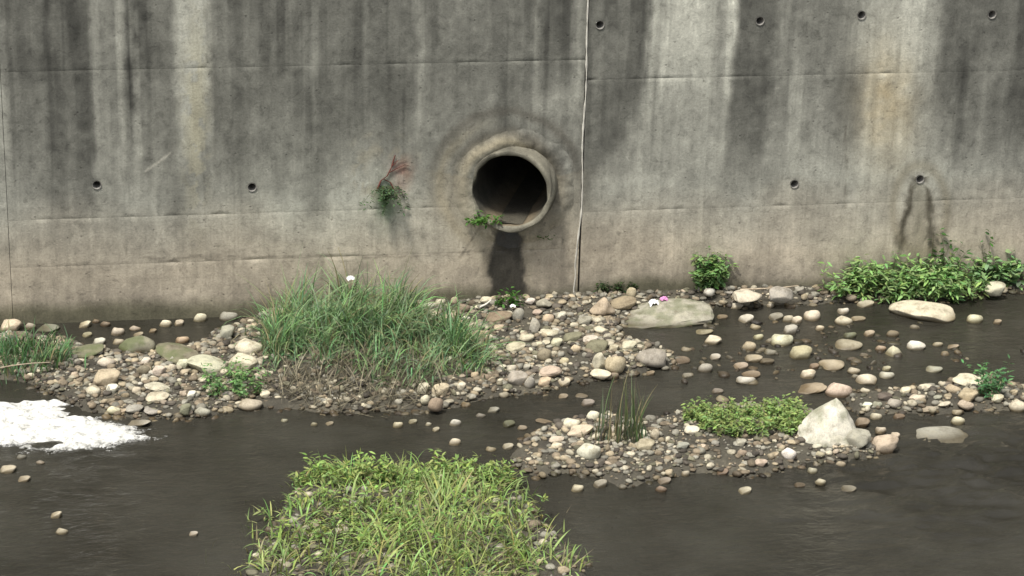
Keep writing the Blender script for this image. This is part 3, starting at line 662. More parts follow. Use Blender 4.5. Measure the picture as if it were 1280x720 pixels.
HERO = """
13 410 28 23 k|pinkish beige rounded stone at the wall foot, nearest the left edge
171 433 48 26 o s|olive green domed stone in the dark pool below the left wall
227 444 78 20 o s|long flat olive slab lying across the left pool edge
108 439 46 16 o s|low olive slab left of the domed green stone
134 473 34 24 b|yellowish brown stone on the left gravel
131 453 25 15 p|
257 456 50 23 p s|flat pale cream stone left of the big grass clump
309 434 40 23 p|upper of two pale stones at the left side of the big grass clump
304 454 38 24 p|lower of two pale stones at the left side of the big grass clump
195 483 38 10 p s|long thin pale stone lying flat on the left gravel
197 497 31 14 p|
311 506 35 19 k|pinkish beige stone below the green weeds beside the front channel
232 512 17 15 o|
252 515 24 14 g|
284 514 16 12 p|
206 406 18 13 p|
224 405 13 11 p|
249 399 20 15 p|
271 390 18 16 g|
284 397 27 17 g|
284 416 20 20 g|
227 426 20 12 b|
173 419 14 7 p|
147 428 17 10 p|
106 407 18 11 p|
146 416 20 15 p|
124 429 17 14 w|
168 411 17 9 p|
60 411 30 11 g|
37 409 17 12 g|
182 452 13 12 p|
178 463 20 14 o|
198 464 19 15 p|
214 460 14 12 p|
229 455 18 13 p|
116 488 24 14 p|
140 486 17 12 w|
141 513 20 12 p|
168 511 24 11 g|
188 514 21 9 g|
173 529 34 9 w|
752 386 35 30 b a|large blocky brown boulder below the white wall joint
731 401 20 12 g|grey stone just below the large brown boulder
788 366 15 14 b|
780 379 34 14 n|
830 387 110 30 g L|big flat mossy grey slab on the gravel right of the wall joint
624 397 34 15 n|long brown stone on the gravel below the drain pipe
647 394 17 18 g|
541 393 16 12 p|
567 376 11 10 b|
564 396 19 12 k|
578 385 20 12 n|
593 409 27 14 k|
598 418 20 13 b|
611 423 10 10 p|
681 379 22 13 g a|
669 408 15 20 g a|
687 416 25 10 p|
716 422 26 14 o|
750 412 22 10 p|
738 424 20 10 p|
746 433 31 19 o s|
786 432 21 12 p|
657 422 22 11 p|
645 434 26 13 p|
679 444 21 18 n|
696 428 15 12 p|
719 436 15 12 b|
749 453 19 25 p a|upright cream stone leaning on a rounded beige stone in mid gravel
768 456 30 24 b|rounded beige stone on the central gravel with an upright stone leaning on it
751 468 27 12 p|
766 471 16 12 n|
647 473 25 19 g|
661 479 15 18 g|
681 478 17 14 b|
687 464 31 15 k s|
705 479 17 13 p|
818 447 46 24 g s|rough pale grey rock at the right tip of the central gravel
852 452 22 12 n|dark brown stone in the water at the tip of the central gravel
639 461 14 11 p|
551 488 23 18 b|brownish stone on the right foot of the big grass clump
543 506 23 18 n|brown stone at the channel edge below the big grass clump
529 486 15 16 p|
531 500 14 12 p|
577 483 11 11 p|
568 530 17 13 w|lone whitish stone standing in the front channel
516 528 12 8 p|
535 531 9 7 w|
545 538 10 8 p|
600 520 15 8 g|
704 496 13 7 p|
726 495 18 6 p|
680 527 24 6 p|
713 529 25 14 p|
725 539 36 16 p|
740 520 19 14 p|
735 505 17 13 g|
735 564 36 23 w|large white rounded stone left of the reed tuft
635 559 15 10 w|
613 562 15 8 p|
696 550 20 10 p|
695 557 17 10 p|
807 557 25 17 b|
818 543 14 14 p|
802 544 14 15 p|
773 536 24 12 p|
933 371 40 18 p s|pale oblong stone on the wall foot gravel left of the thin stick
975 370 34 22 g a|
1000 376 30 10 g|
1152 391 86 31 p s|big elongated pale boulder below the leafy weeds at the right
1082 381 23 11 p|
1217 400 21 14 p|
1244 361 26 18 p|pale rounded stone among the weeds at the far right wall foot
1014 397 21 18 p|
970 397 17 10 g|
984 400 15 11 p|
996 402 12 12 p|
1053 402 23 15 p|
1073 399 17 7 p|
975 427 30 19 p|
988 415 17 17 g|
1058 432 36 13 p|
1001 444 26 22 b|
1117 441 22 18 p t|cone shaped pale stone standing in the right shallows
1145 434 21 14 w|whitish rounded stone right of the cone shaped stone in the shallows
1171 431 14 7 p|
1191 434 15 7 p|
1166 462 22 9 w|lone flat whitish stone in the open water right of the shallows
1038 457 35 13 p s|
1107 470 20 11 w|
1085 476 28 15 p a|
1066 464 17 10 p|
1010 470 18 15 p|
931 476 26 11 w|
939 469 22 8 k|
935 435 19 15 b|
942 449 21 11 p|
962 441 16 9 g|
891 427 20 14 p|
879 415 23 8 p|
894 447 13 8 w|
880 462 20 14 g|
859 471 14 10 g|
857 437 15 7 p|
1013 486 41 14 k s|flat pinkish brown stone touching the smooth beige stone above the white boulder
1046 490 39 26 k|smooth beige stone just above the tall white boulder
1040 529 80 64 w B|large white pointed boulder at the end of the low green plants
1070 549 44 26 g a|grey broken rock leaning against the foot of the white pointed boulder
1106 557 36 27 k|pinkish cream stone below right of the white pointed boulder
1100 539 16 12 p|
1118 547 14 14 k|
1094 522 17 13 p|
1078 529 19 13 n|
1196 527 20 14 p|pale stone at the water's edge above the flat grey rock
1173 545 78 19 g s|flat rough grey rock awash in the rippled water at lower right
1271 508 26 20 p|pale stone at the right end of the gravel spit
1212 475 42 15 p s|
1190 486 23 12 b|
1210 494 25 18 b|
1206 506 23 13 k|
1232 510 24 8 p|
985 567 22 16 w|
865 538 20 11 p|
902 499 19 8 p|
897 490 15 9 g|
1117 504 20 13 g|
1157 484 18 8 p|
1178 505 22 9 p|
1106 496 18 12 d|
1145 497 24 10 p|
1160 512 22 8 p|
26 572 14 9 g|
10 588 22 14 p|
50 578 13 6 w|
30 600 18 10 p|
392 531 10 7 p|
412 530 11 6 p|
355 526 10 6 w|
1000 362 10 6 g|
1063 372 16 10 n|
1060 612 22 9 g|
"""
ZONES = [
 ('left gravel bar', [(85, 445), (300, 445), (345, 510), (250, 528), (130, 515), (85, 485)], 34, 'on the gravel left of the big grass clump'),
 ('central gravel', [(520, 385), (560, 372), (740, 370), (760, 400), (780, 430), (850, 445), (830, 465), (700, 485), (560, 500), (520, 500), (610, 460), (600, 425)], 60, 'on the gravel between drain pipe and front channel'),
 ('right shallows', [(860, 385), (1060, 390), (1260, 400), (1260, 425), (1100, 478), (870, 478)], 34, 'poking out of the wide shallow water at the right'),
 ('right spit', [(1050, 488), (1230, 478), (1280, 492), (1280, 512), (1110, 524), (1060, 518)], 26, 'on the narrow gravel spit at the right'),
 ('front gravel', [(650, 558), (740, 545), (860, 548), (1000, 556), (1090, 560), (1080, 590), (1000, 620), (700, 630)], 40, 'on the gravel in front of the low green plants'),
 ('front channel', [(300, 522), (560, 520), (690, 505), (700, 545), (560, 556), (320, 560)], 9, 'in the dark channel below the big grass clump'),
 ('left pool', [(30, 405), (300, 392), (270, 420), (160, 425), (60, 420)], 10, 'in the dark pool at the foot of the left wall'),
 ('wall foot gravel', [(880, 362), (1010, 368), (1030, 388), (900, 388)], 12, 'on the gravel along the foot of the right wall'),
 ('lower left water', [(0, 560), (90, 562), (300, 600), (300, 700), (0, 700)], 6, 'in the rough water at the lower left'),
]
def zone_of(cx, cy):
    best, bd = ZONES[0], 1e9
    for Z in ZONES:
        if inpoly(np.array([cx]), np.array([cy]), Z[1])[0]: return Z
        m = np.mean(Z[1], 0); d = min(math.hypot(cx - x, (cy - y) * 2) for x, y in Z[1])
        if d < bd: best, bd = Z, d
    return best
MARKS = [(635, 240, 'drain pipe'), (438, 347, 'white scrap on the grass'), (13, 410, 'pinkish stone at the left edge'), (171, 433, 'olive domed stone'), (227, 444, 'long olive slab'), (134, 473, 'yellowish brown stone'), (257, 456, 'flat pale stone left of the grass'), (195, 483, 'long thin pale stone'), (311, 506, 'pinkish stone below the left weeds'), (292, 486, 'left small-leaved weeds'),
 (752, 386, 'large blocky brown boulder'), (830, 384, 'big flat slab'), (624, 397, 'long brown stone'), (640, 380, 'weed under the pipe'), (768, 456, 'beige stone with leaning stone'), (818, 447, 'rough pale grey rock'), (551, 488, 'brownish stone at the grass foot'), (568, 530, 'lone whitish stone in the channel'), (735, 564, 'large white stone by the reeds'), (775, 530, 'reed tuft'), (933, 371, 'pale oblong stone'), (960, 361, 'stick at the wall'),
 (1152, 391, 'big elongated boulder'), (1244, 361, 'pale stone among the right weeds'), (1117, 441, 'cone shaped stone'), (1145, 434, 'whitish stone in the right shallows'), (1166, 462, 'lone flat whitish stone'), (1046, 490, 'beige stone above the white boulder'), (1042, 530, 'white pointed boulder'), (1106, 557, 'pinkish cream stone'), (1196, 527, 'pale stone at the water edge'), (1173, 545, 'flat grey rock awash'), (1238, 480, 'upright plant on the right spit'), (1271, 508, 'pale stone ending the spit'), (930, 525, 'mat of low plants'), (877, 332, 'bushy round plant'), (60, 525, 'white water'), (500, 570, 'bright foreground grass'), (30, 455, 'grass at the left edge'), (460, 430, 'big grass clump')]
def where(cx, cy):
    m = min(MARKS, key=lambda q: math.hypot(cx - q[0], 1.6 * (cy - q[1])))
    dx, dy = cx - m[0], 1.6 * (cy - m[1])
    if abs(dx) > 2.2 * abs(dy): d = 'right of' if dx > 0 else 'left of'
    elif abs(dy) > 2.2 * abs(dx): d = 'below' if dy > 0 else 'above'
    else: d = ('below' if dy > 0 else 'above') + (' right of' if dx > 0 else ' left of')
    return m[2], d, math.hypot(dx, dy)
PENDING = {}
def queue_label(o, cx, cy, w, ck, Z):
    size = 'larger' if w >= 24 else ('mid-sized' if w >= 15 else 'small')
    m, d, dist = where(cx, cy); PENDING.setdefault((size, CNAME[ck], d, m), []).append((dist, o))
    o['group'] = 'stones ' + Z[3]
ORD = ['closest', 'second closest', 'third closest', 'fourth closest', 'fifth closest', 'sixth closest', 'seventh closest', 'eighth closest', 'ninth closest', 'tenth closest']
sid = 0
for ln in HERO.strip().splitlines():
    a_, lab = ln.split('|'); q = a_.split(); cx, cy, w_, h_ = map(float, q[:4]); ck = q[4]; shp = q[5] if len(q) > 5 else ''
    sid += 1
    big = w_ >= 60 or (w_ > 34 and h_ > 28)
    o = put_stone(cx, cy, w_, h_, ck, lab, None, shp, sid * 7, 'boulder' if big else 'river_stone')
    if not lab: queue_label(o, cx, cy, w_, ck, zone_of(cx, cy))
left_n = 298 - sid
tot = sum(Z[2] for Z in ZONES)
for Z in ZONES:
    xs_ = [p[0] for p in Z[1]]; ys_ = [p[1] for p in Z[1]]; want = int(round(Z[2] * left_n / tot)); got = 0; tries = 0
    while got < want and tries < 4000:
        tries += 1
        cx, cy = random.uniform(min(xs_), max(xs_)), random.uniform(min(ys_), max(ys_))
        if not inpoly(np.array([cx]), np.array([cy]), Z[1])[0]: continue
        w_ = random.uniform(9, 18) * (1.1 if cy > 520 else 1); h_ = w_ * random.uniform(0.5, 0.8)
        if any(abs(cx - p[0]) < (p[2] + w_ / 2) * 0.8 and abs(cy - p[1]) < (p[3] + h_ / 2) * 0.8 for p in placed): continue
        ck = random.choices('pbngowk', [38, 16, 10, 18, 6, 7, 5])[0]; sid += 1; got += 1
        queue_label(put_stone(cx, cy, w_, h_, ck, None, None, '', sid * 7), cx, cy, w_, ck, Z)
for (size, cn, d, m), lst in PENDING.items():
    lst.sort(key=lambda t: t[0])
    for k, (_, o) in enumerate(lst):
        o['label'] = f'{size} {cn} stone {d} the {m}' + (f', {ORD[min(k, 9)]}' if len(lst) > 1 else '')

# the gravel between: too many to count
def scatter_gravel(npeb, sub, rlo, rhi, test, seed, name, label, afloat=False):
    r = np.random.default_rng(seed); V = []; C = []
    xs = r.uniform(-7.3, 8.2, npeb * 6); ys = r.uniform(-8.8, -0.02, npeb * 6)
    px, py, dep = proj(np.stack([xs, ys, 0 * xs], -1)); l = land_at(px, py)
    k = test(px, py, l, r.random(len(xs))); xs, ys, px, py = xs[k][:npeb], ys[k][:npeb], px[k][:npeb], py[k][:npeb]
    n = len(xs); g = ground_h(xs, ys)
    shapes = [stone_shape(500 + i, sub, 6, 0.12, lo=.5, hi=.9)[0] for i in range(8)]; f = ICO[sub][1]; m = len(shapes[0])
    a = rlo + (rhi - rlo) * r.random(n) ** 2.4; b = a * r.uniform(.45, 1, n); c = a * r.uniform(.3, .75, n)
    rot = r.uniform(0, 6.28, n); cr, sr = np.cos(rot), np.sin(rot); pick = r.integers(0, 8, n)
    S = np.stack(shapes)[pick]
    X = S[:, :, 0] * a[:, None]; Y = S[:, :, 1] * b[:, None]; Zz = S[:, :, 2] * c[:, None]
    VX = X * cr[:, None] - Y * sr[:, None] + xs[:, None]; VY = X * sr[:, None] + Y * cr[:, None] + ys[:, None]; VZ = Zz + (np.maximum(g + c * 0.45, -0.1 * c) if afloat else g + c * 0.45)[:, None]
    keys = list('pbngokdw'); pal = np.array([PAL[q] for q in keys]); ci = r.choice(len(keys), n, p=[.15, .12, .20, .24, .08, .03, .17, .01])
    col = pal[ci] * r.uniform(.45, 1.0, (n, 1)); col = np.repeat(col, m, 0)
    F = (np.arange(n)[:, None, None] * m + f[None]).reshape(-1, 3)
    return tag(mesh_np(name, np.stack([VX, VY, VZ], -1).reshape(-1, 3), F, MGRAV, True, None, {'tint': ('FLOAT_COLOR', col)}), label, 'gravel', kind='stuff')
patch = lambda px, py: N3.fbm(px / 60, py / 30)
def t1(px, py, l, u):
    sel = (l > 0.42) & (patch(px, py) + 0.5 * (u - .5) > 0.36)
    grassy = inpoly(px, py, [(325, 430), (420, 400), (590, 430), (600, 470), (500, 490), (330, 480)])
    return sel & ~(grassy & (u < .75)) & ~((py > 604) & (u < .8)) & (px > -60) & (px < 1340)
scatter_gravel(14000, 2, 0.012, 0.062, t1, 31, 'gravel', 'mixed pale and brown gravel filling the bars between the stones')
def t2(px, py, l, u): return (l > 0.03) & (l < 0.55) & (u < 0.7) & (px > -40) & (px < 1320)
scatter_gravel(2600, 2, 0.014, 0.07, t2, 32, 'shoreline_pebbles', 'wet pebbles strewn along the water edges')
def t3(px, py, l, u): return (l < 0.1) & inpoly(px, py, [(850, 400), (1280, 400), (1280, 440), (1120, 478), (850, 480)]) & (patch(px * 1.3, py * 1.2) + 0.16 * bump_px(px, py, 985, 425, 90, 45) + .1 * (u - .5) > 0.50)
scatter_gravel(760, 2, 0.028, 0.095, t3, 33, 'shallow_water_pebbles', 'pebbles just breaking the surface of the right shallows', True)

# ------------------------------------------------------------------ plants
def blades(name, base, n_seg, L, W, tilt, curl, az, cols, parent, seed=0, tipcol=None):
    r = np.random.default_rng(seed); n = len(base); K = n_seg
    t = np.linspace(0, 1, K + 1)
    th = tilt[:, None] + curl[:, None] * t[None, :] ** 1.6
    ds = (L / K)[:, None]
    st = np.concatenate([np.zeros((n, 1)), np.cumsum(np.sin(th[:, :-1]) * ds, 1)], 1)
    sz = np.concatenate([np.zeros((n, 1)), np.cumsum(np.cos(th[:, :-1]) * ds, 1)], 1)
    cx = base[:, 0:1] + st * np.cos(az)[:, None]; cy = base[:, 1:2] + st * np.sin(az)[:, None]; cz = base[:, 2:3] + sz
    tw = r.normal(size=n) * 0.7
    wx_ = -np.sin(az + tw)[:, None]; wy_ = np.cos(az + tw)[:, None]
    ww = W[:, None] * np.clip(np.minimum(0.55 + 1.6 * t, 1.35 * (1 - t ** 1.8)), 0.04, 1)[None] * 0.5
    A = np.stack([cx - wx_ * ww, cy - wy_ * ww, cz], -1); B = np.stack([cx + wx_ * ww, cy + wy_ * ww, cz + 0.15 * ww], -1)
    V = np.stack([A, B], 2).reshape(-1, 3)
    i = (np.arange(n)[:, None] * (K + 1) * 2 + np.arange(K)[None] * 2).ravel()
    F = np.stack([i, i + 1, i + 3, i + 2], 1)
    c = np.repeat(cols[:, None, :], (K + 1) * 2, 1)
    return tag(mesh_np(name, V, F, MLEAF, True, parent, {'tint': ('FLOAT_COLOR', c.reshape(-1, 3))}), kind='stuff')

def grass_cols(r, n, base, var=0.25, dry=0.1):
    c = np.array(base)[None] * r.uniform(1 - var, 1 + var, (n, 1)) * (1 + 0.12 * r.normal(size=(n, 3)))
    d = r.random(n) < dry; c[d] = np.array([0.27, 0.24, 0.13]) * r.uniform(.7, 1.2, (d.sum(), 1))
    return np.clip(c, 0.008, 0.7)

def base_pts(px, py):
    P = np.stack([on_ground(a, b, 0.06) for a, b in zip(px, py)])
    P[:, 2] = ground_h(P[:, 0], P[:, 1]) - 0.01
    P[:, 1] = np.minimum(P[:, 1], -0.03)
    return P

def gauss_px(r, cx, cy, rx, ry, n):
    a = r.uniform(0, 6.28, n); q = np.sqrt(r.random(n)); return cx + rx * q * np.cos(a), cy + ry * q * np.sin(a)

def finish(root, objs):
    for o in objs: o.matrix_parent_inverse = Matrix.Translation(root.location).inverted()

def grass(name, spots, label, cat, base=(0.075, 0.12, 0.035), dry_n=0, seed=0, group=None, Lr=(0.3, 0.6), W=0.012, tilt=(0.05, 0.5), curl=(0.5, 1.9), dryfrac=0.1, seg=6, var=0.3, dry_spots=None):
    """spots: (cx, cy, rx, ry, n, scale)"""
    r = np.random.default_rng(seed); PX, PY, SCL = [], [], []
    for cx, cy, rx, ry, n, s in spots:
        a, b = gauss_px(r, cx, cy, rx, ry, n); w_ = 1 + 0.35 * np.abs(r.normal(size=n)) * (r.random(n) < .35); a = cx + (a - cx) * w_; b = cy + (b - cy) * w_; PX.append(a); PY.append(b); SCL.append(np.full(n, s) * np.clip(1 - 0.35 * (((a - cx) / rx) ** 2 + ((b - cy) / ry) ** 2), .4, 1))
    PX, PY, SCL = map(np.concatenate, (PX, PY, SCL)); n = len(PX); P = base_pts(PX, PY)
    SCL = SCL * (0.5 + 1.0 * N3(P[:, 0] * 4.5 + 11, P[:, 1] * 4.5 + 5)); thin = (N1(P[:, 0] * 5 + 31, P[:, 1] * 5 + 8) + r.random(n) > 0.74); PX, PY, SCL, P = PX[thin], PY[thin], SCL[thin], P[thin]; n = len(PX)
    root = empty(name, tuple(P.mean(0)), label, cat, group)
    # tufts: blades share a lean per neighbourhood
    az = 6.28 * N1.fbm(P[:, 0] * 3, P[:, 1] * 3) * 2 + r.normal(size=n) * 1.1
    o = blades('blades', P, seg, r.uniform(*Lr, n) * SCL, W * r.uniform(.6, 1.3, n), r.uniform(*tilt, n), r.uniform(*curl, n), az, grass_cols(r, n, base, var, dryfrac) * (0.7 + 0.6 * N2.fbm(P[:, 0] * 4, P[:, 1] * 4))[:, None], root, seed)
    objs = [o]
    if dry_n:
        k = r.integers(0, n, dry_n); Pd = P[k] + r.normal(size=(dry_n, 3)) * [0.05, 0.04, 0]
        keep = proj(Pd)[1] > np.median(PY) - 8
        Pd = Pd[keep]; m = len(Pd)
        objs.append(blades('dry_stalks', Pd, 4, r.uniform(.15, .45, m), 0.010 * r.uniform(.6, 1.2, m), r.uniform(.3, 1.4, m), r.uniform(0, .5, m), -1.57 + r.normal(size=m) * 1.0, np.array([.30, .26, .17])[None] * r.uniform(.5, 1.1, (m, 1)), root, seed + 1))
    if dry_spots:
        a_, b_ = gauss_px(r, *dry_spots); Pd = base_pts(a_, b_); m = len(Pd)
        objs.append(blades('dry_stalks', Pd, 5, r.uniform(.12, .5, m), 0.011 * r.uniform(.5, 1.3, m), r.uniform(.4, 1.5, m), r.uniform(-.2, .9, m), r.uniform(0, 6.28, m), np.array([.29, .26, .18])[None] * r.uniform(.35, 1.15, (m, 1)), root, seed + 2))
    finish(root, objs); return root

def leafy(name, origin, label, cat, n_stem, H, leaf, per, seed=0, spread=0.3, base=(0.06, 0.13, 0.03), group=None, spots=None, wall_lean=0.0, narrow=0.42, on_wall_face=False, hang=False):
    r = np.random.default_rng(seed)
    root = empty(name, tuple(origin), label, cat, group); SV, SF, LV, LF, LC = [], [], [], [], []
    for k in range(n_stem):
        if spots is not None: b = spots[k]
        else:
            b = np.array(origin) + np.array([r.normal() * spread * .5, -abs(r.normal()) * spread * .3 if on_wall_face else r.normal() * spread * .4, 0])
            if not on_wall_face:
                b[1] = min(b[1], -0.06); b[2] = float(ground_h(b[0], b[1])) - 0.01
        h = H * r.uniform(.55, 1.1); az = r.uniform(0, 6.28); tl = r.uniform(.05, .55); K = 6
        if on_wall_face: az = -1.57 + r.normal() * 0.9; tl = r.uniform(.3, 1.0) + (1.4 if hang else 0)
        d = np.array([math.cos(az) * math.sin(tl), math.sin(az) * math.sin(tl), math.cos(tl)])
        pts = [b]
        for i in range(K):
            d = d + np.array([r.normal() * .12, r.normal() * .12, -0.02 if not hang else -.2]); d /= np.linalg.norm(d)
            nxt = pts[-1] + d * h / K; nxt[1] = min(nxt[1], -0.02); pts.append(nxt)
        pts = np.array(pts); sw = 0.004 * (H / 0.4)
        for i, p in enumerate(pts):
            q = sw * (1 - i / (K + 1)); i0 = len(SV)
            SV += [p + np.array([q, 0, 0]), p + np.array([-q * .5, q * .87, 0]), p + np.array([-q * .5, -q * .87, 0])]
            if i:
                for j in range(3): SF.append((i0 - 3 + j, i0 - 3 + (j + 1) % 3, i0 + (j + 1) % 3, i0 + j))
        for _ in range(per):
            u = r.uniform(.12, 1.0) * K; i = min(int(u), K - 1); p = pts[i] + (pts[i + 1] - pts[i]) * (u - i)
            la = r.uniform(0, 6.28); el = r.uniform(-.35, .7); l = leaf * r.uniform(.6, 1.25); w = l * narrow * r.uniform(.8, 1.2)
            dv = np.array([math.cos(la) * math.cos(el), math.sin(la) * math.cos(el), math.sin(el)]); sv_ = np.array([-math.sin(la), math.cos(la), 0]); nv_ = np.cross(dv, sv_)
            roll = r.normal() * .4; sv_ = sv_ * math.cos(roll) + nv_ * math.sin(roll)
            p0 = p + dv * l * .12; i0 = len(LV)
            dr = np.array([0, 0, -l * .18])
            LV += [p0, p0 + dv * l * .33 + sv_ * w * .5, p0 + dv * l * .36 - nv_ * w * .12, p0 + dv * l * .33 - sv_ * w * .5, p0 + dv * l * .72 + sv_ * w * .36 + dr * .5, p0 + dv * l * .72 - sv_ * w * .36 + dr * .5, p0 + dv * l + dr]
            LF += [(i0, i0 + 2, i0 + 1), (i0, i0 + 3, i0 + 2), (i0 + 1, i0 + 2, i0 + 4), (i0 + 2, i0 + 3, i0 + 5), (i0 + 2, i0 + 5, i0 + 4), (i0 + 4, i0 + 5, i0 + 6)]
            c = np.array(base) * r.uniform(.6, 1.45) * (1 + .1 * r.normal(size=3)); LC += [np.clip(c, .005, .6)] * 7
    LV = np.array(LV); LV[:, 1] = np.minimum(LV[:, 1], -0.012)
    s = mesh_np('stems', np.array(SV), np.array(SF), MLEAF, True, root, {'tint': ('FLOAT_COLOR', np.tile([0.10, 0.11, 0.04], (len(SV), 1)))})
    l = mesh_np('leaves', LV, np.array(LF), MLEAF, True, root, {'tint': ('FLOAT_COLOR', np.array(LC))})
    tag(s, kind='stuff'); tag(l, kind='stuff')
    finish(root, [s, l]); return root

# the big clump on its gravel mound
grass('grass_clump', [(390, 432, 62, 22, 900, 1.0), (450, 425, 60, 22, 1000, 1.12), (520, 430, 60, 22, 850, 1.0), (570, 455, 42, 18, 420, .75), (350, 440, 26, 26, 260, .8), (440, 452, 100, 22, 700, .8), (437, 400, 14, 8, 200, 1.15), (495, 408, 22, 8, 200, 1.1), (500, 478, 50, 10, 160, .6), (437, 402, 9, 5, 120, 1.25), (500, 412, 20, 7, 200, 1.25), (375, 418, 30, 10, 260, 1.2), (555, 440, 30, 12, 240, 1.1)],
      'big tangled clump of long green grass on the gravel mound', 'grass', base=(0.185, 0.285, 0.135), dry_n=300, seed=11, Lr=(.34, .80), W=0.015, tilt=(0.0, .95), curl=(.3, 2.8), var=.5, dry_spots=(450, 486, 112, 24, 700))
grass('grass_clump', [(30, 452, 52, 18, 420, .75), (-20, 450, 60, 20, 300, .9), (70, 440, 24, 12, 120, .6)], 'low green grass clump at the left edge above the white water', 'grass', base=(0.12, 0.22, 0.095), dry_n=90, seed=12, Lr=(.3, .6), W=0.014)
grass('reed_tuft', [(772, 548, 28, 10, 46, 1.25), (795, 545, 14, 8, 16, 1.1), (775, 550, 34, 8, 120, .45)], 'sparse tuft of tall upright reed blades beside the large white stone', 'grass', base=(0.13, 0.17, 0.09), seed=13, Lr=(.35, .62), W=0.014, tilt=(0, .25), curl=(0, .6), dryfrac=.25)
grass('foreground_grass', [(500, 700, 190, 40, 1700, 1.0), (420, 600, 60, 12, 420, .66), (480, 602, 60, 12, 420, .62), (560, 597, 80, 14, 560, .66), (640, 610, 46, 8, 110, .5), (520, 640, 150, 30, 1300, .8), (360, 650, 60, 30, 220, .75), (660, 690, 80, 40, 300, .75)], 'bright yellow green grass patch at the bottom below the front channel', 'grass', base=(0.27, 0.36, 0.12), seed=14, Lr=(.14, .5), W=0.016, tilt=(.1, 1.2), curl=(.3, 2.6), dryfrac=.08, var=.4, dry_n=160)
def spots_px(r, cx, cy, rx, ry, n):
    a, b = gauss_px(r, cx, cy, rx, ry, n); return base_pts(a, b)
R = np.random.default_rng(77)
# small leaved weeds
S = spots_px(R, 292, 486, 40, 14, 46); leafy('leafy_weed', S.mean(0), 'patch of small bright green weeds at the left foot of the big grass clump', 'weed', 46, .26, .055, 16, 21, base=(.14, .25, .09), spots=S)
S = spots_px(R, 640, 386, 18, 4, 13); leafy('leafy_weed', S.mean(0), 'small leafy green weed at the wall foot directly under the drain pipe', 'weed', 13, .24, .06, 14, 22, base=(.06, .15, .03), spots=S)
S = spots_px(R, 877, 358, 20, 5, 34); leafy('leafy_bush', S.mean(0), 'bushy round green plant against the wall right of the white joint', 'bush', 34, .52, .085, 26, 23, base=(.17, .29, .10), spots=S)
S = np.concatenate([spots_px(R, 1130, 366, 70, 8, 100), spots_px(R, 1060, 368, 34, 6, 24), spots_px(R, 1185, 366, 50, 7, 46)])
leafy('leafy_weed', S.mean(0), 'wide bank of leafy bright green weeds along the right wall foot', 'weed', len(S), .42, .11, 20, 24, base=(.23, .36, .13), spots=S, narrow=.26)
S = spots_px(R, 1250, 355, 36, 6, 30); leafy('leafy_weed', S.mean(0), 'broad leaved green weeds at the wall foot by the right edge', 'weed', 30, .36, .10, 16, 25, base=(.19, .31, .13), spots=S, narrow=.5)
S = spots_px(R, 1167, 352, 14, 3, 7); leafy('tall_weed', S.mean(0), 'tall dark weed under the arch shaped seep stain on the wall', 'weed', 7, .72, .085, 14, 26, base=(.05, .12, .03), spots=S)
S = spots_px(R, 1225, 352, 4, 2, 2); leafy('tall_weed', S.mean(0), 'thin single tall weed against the wall near the right edge', 'weed', 2, .62, .08, 14, 27, base=(.06, .13, .03), spots=S)
S = spots_px(R, 1238, 494, 15, 6, 22); leafy('leafy_weed', S.mean(0), 'small upright green plant on the gravel spit at the right', 'weed', 22, .42, .07, 16, 28, base=(.10, .23, .09), spots=S, narrow=.3)
S = np.concatenate([spots_px(R, 940, 535, 66, 16, 190), spots_px(R, 985, 530, 28, 14, 60), spots_px(R, 880, 528, 26, 10, 40)])
leafy('low_plants', S.mean(0), 'low mat of yellow green plants left of the white pointed boulder', 'plants', len(S), .20, .05, 18, 29, base=(.24, .33, .11), spots=S, narrow=.36)
S = np.concatenate([spots_px(R, 430, 600, 66, 12, 40), spots_px(R, 590, 598, 66, 14, 44), spots_px(R, 500, 650, 170, 40, 60)]); leafy('leafy_weed', S.mean(0), 'leafy bright sprigs mixed into the foreground grass at the bottom', 'weed', len(S), .30, .075, 16, 39, base=(.24, .33, .10), spots=S, narrow=.3)
S = spots_px(R, 768, 366, 34, 4, 24); leafy('leafy_weed', S.mean(0), 'dark low weeds along the wall foot just right of the white joint', 'weed', 24, .16, .05, 12, 30, base=(.035, .06, .02), spots=S)
leafy('pipe_weed', on_wall(598, 280, -0.06), 'small green weed growing from the wall at the lower left of the drain pipe', 'weed', 13, .20, .06, 14, 31, spread=.14, base=(.07, .17, .03), on_wall_face=True)
leafy('wall_weed', on_wall(684, 300, -0.03), 'tiny green weed on the wall at the lower right of the drain pipe', 'weed', 5, .10, .035, 8, 32, spread=.10, base=(.06, .13, .03), on_wall_face=True)
hp = leafy('hanging_weed', on_wall(483, 232, -0.02), 'dull green weed and rusty roots hanging from a stopped hole in the wall', 'weed', 22, .34, .045, 18, 33, spread=.14, base=(.07, .12, .055), on_wall_face=True, hang=True)
rv, rf = [], []
for pts in ([(472, 236), (476, 226), (484, 220), (490, 208), (498, 200), (508, 198)], [(486, 216), (497, 210), (506, 206), (513, 208)], [(480, 224), (488, 228), (492, 236)], [(490, 208), (492, 200), (494, 194)]):
    for q, (x, y) in enumerate(pts):
        p = on_wall(x, y, -0.02); w_ = 0.012 * (1 - q / (len(pts) + 1)); i0 = len(rv)
        rv += [p + [w_, 0, 0], p + [0, -w_, w_ * .5], p + [-w_, 0, 0], p + [0, w_, -w_ * .5]]
        if q: rf += [(i0 - 4 + j, i0 - 4 + (j + 1) % 4, i0 + (j + 1) % 4, i0 + j) for j in range(4)]
ro = mesh_np('roots', np.array(rv), np.array(rf), MROOT, True, hp); finish(hp, [ro])

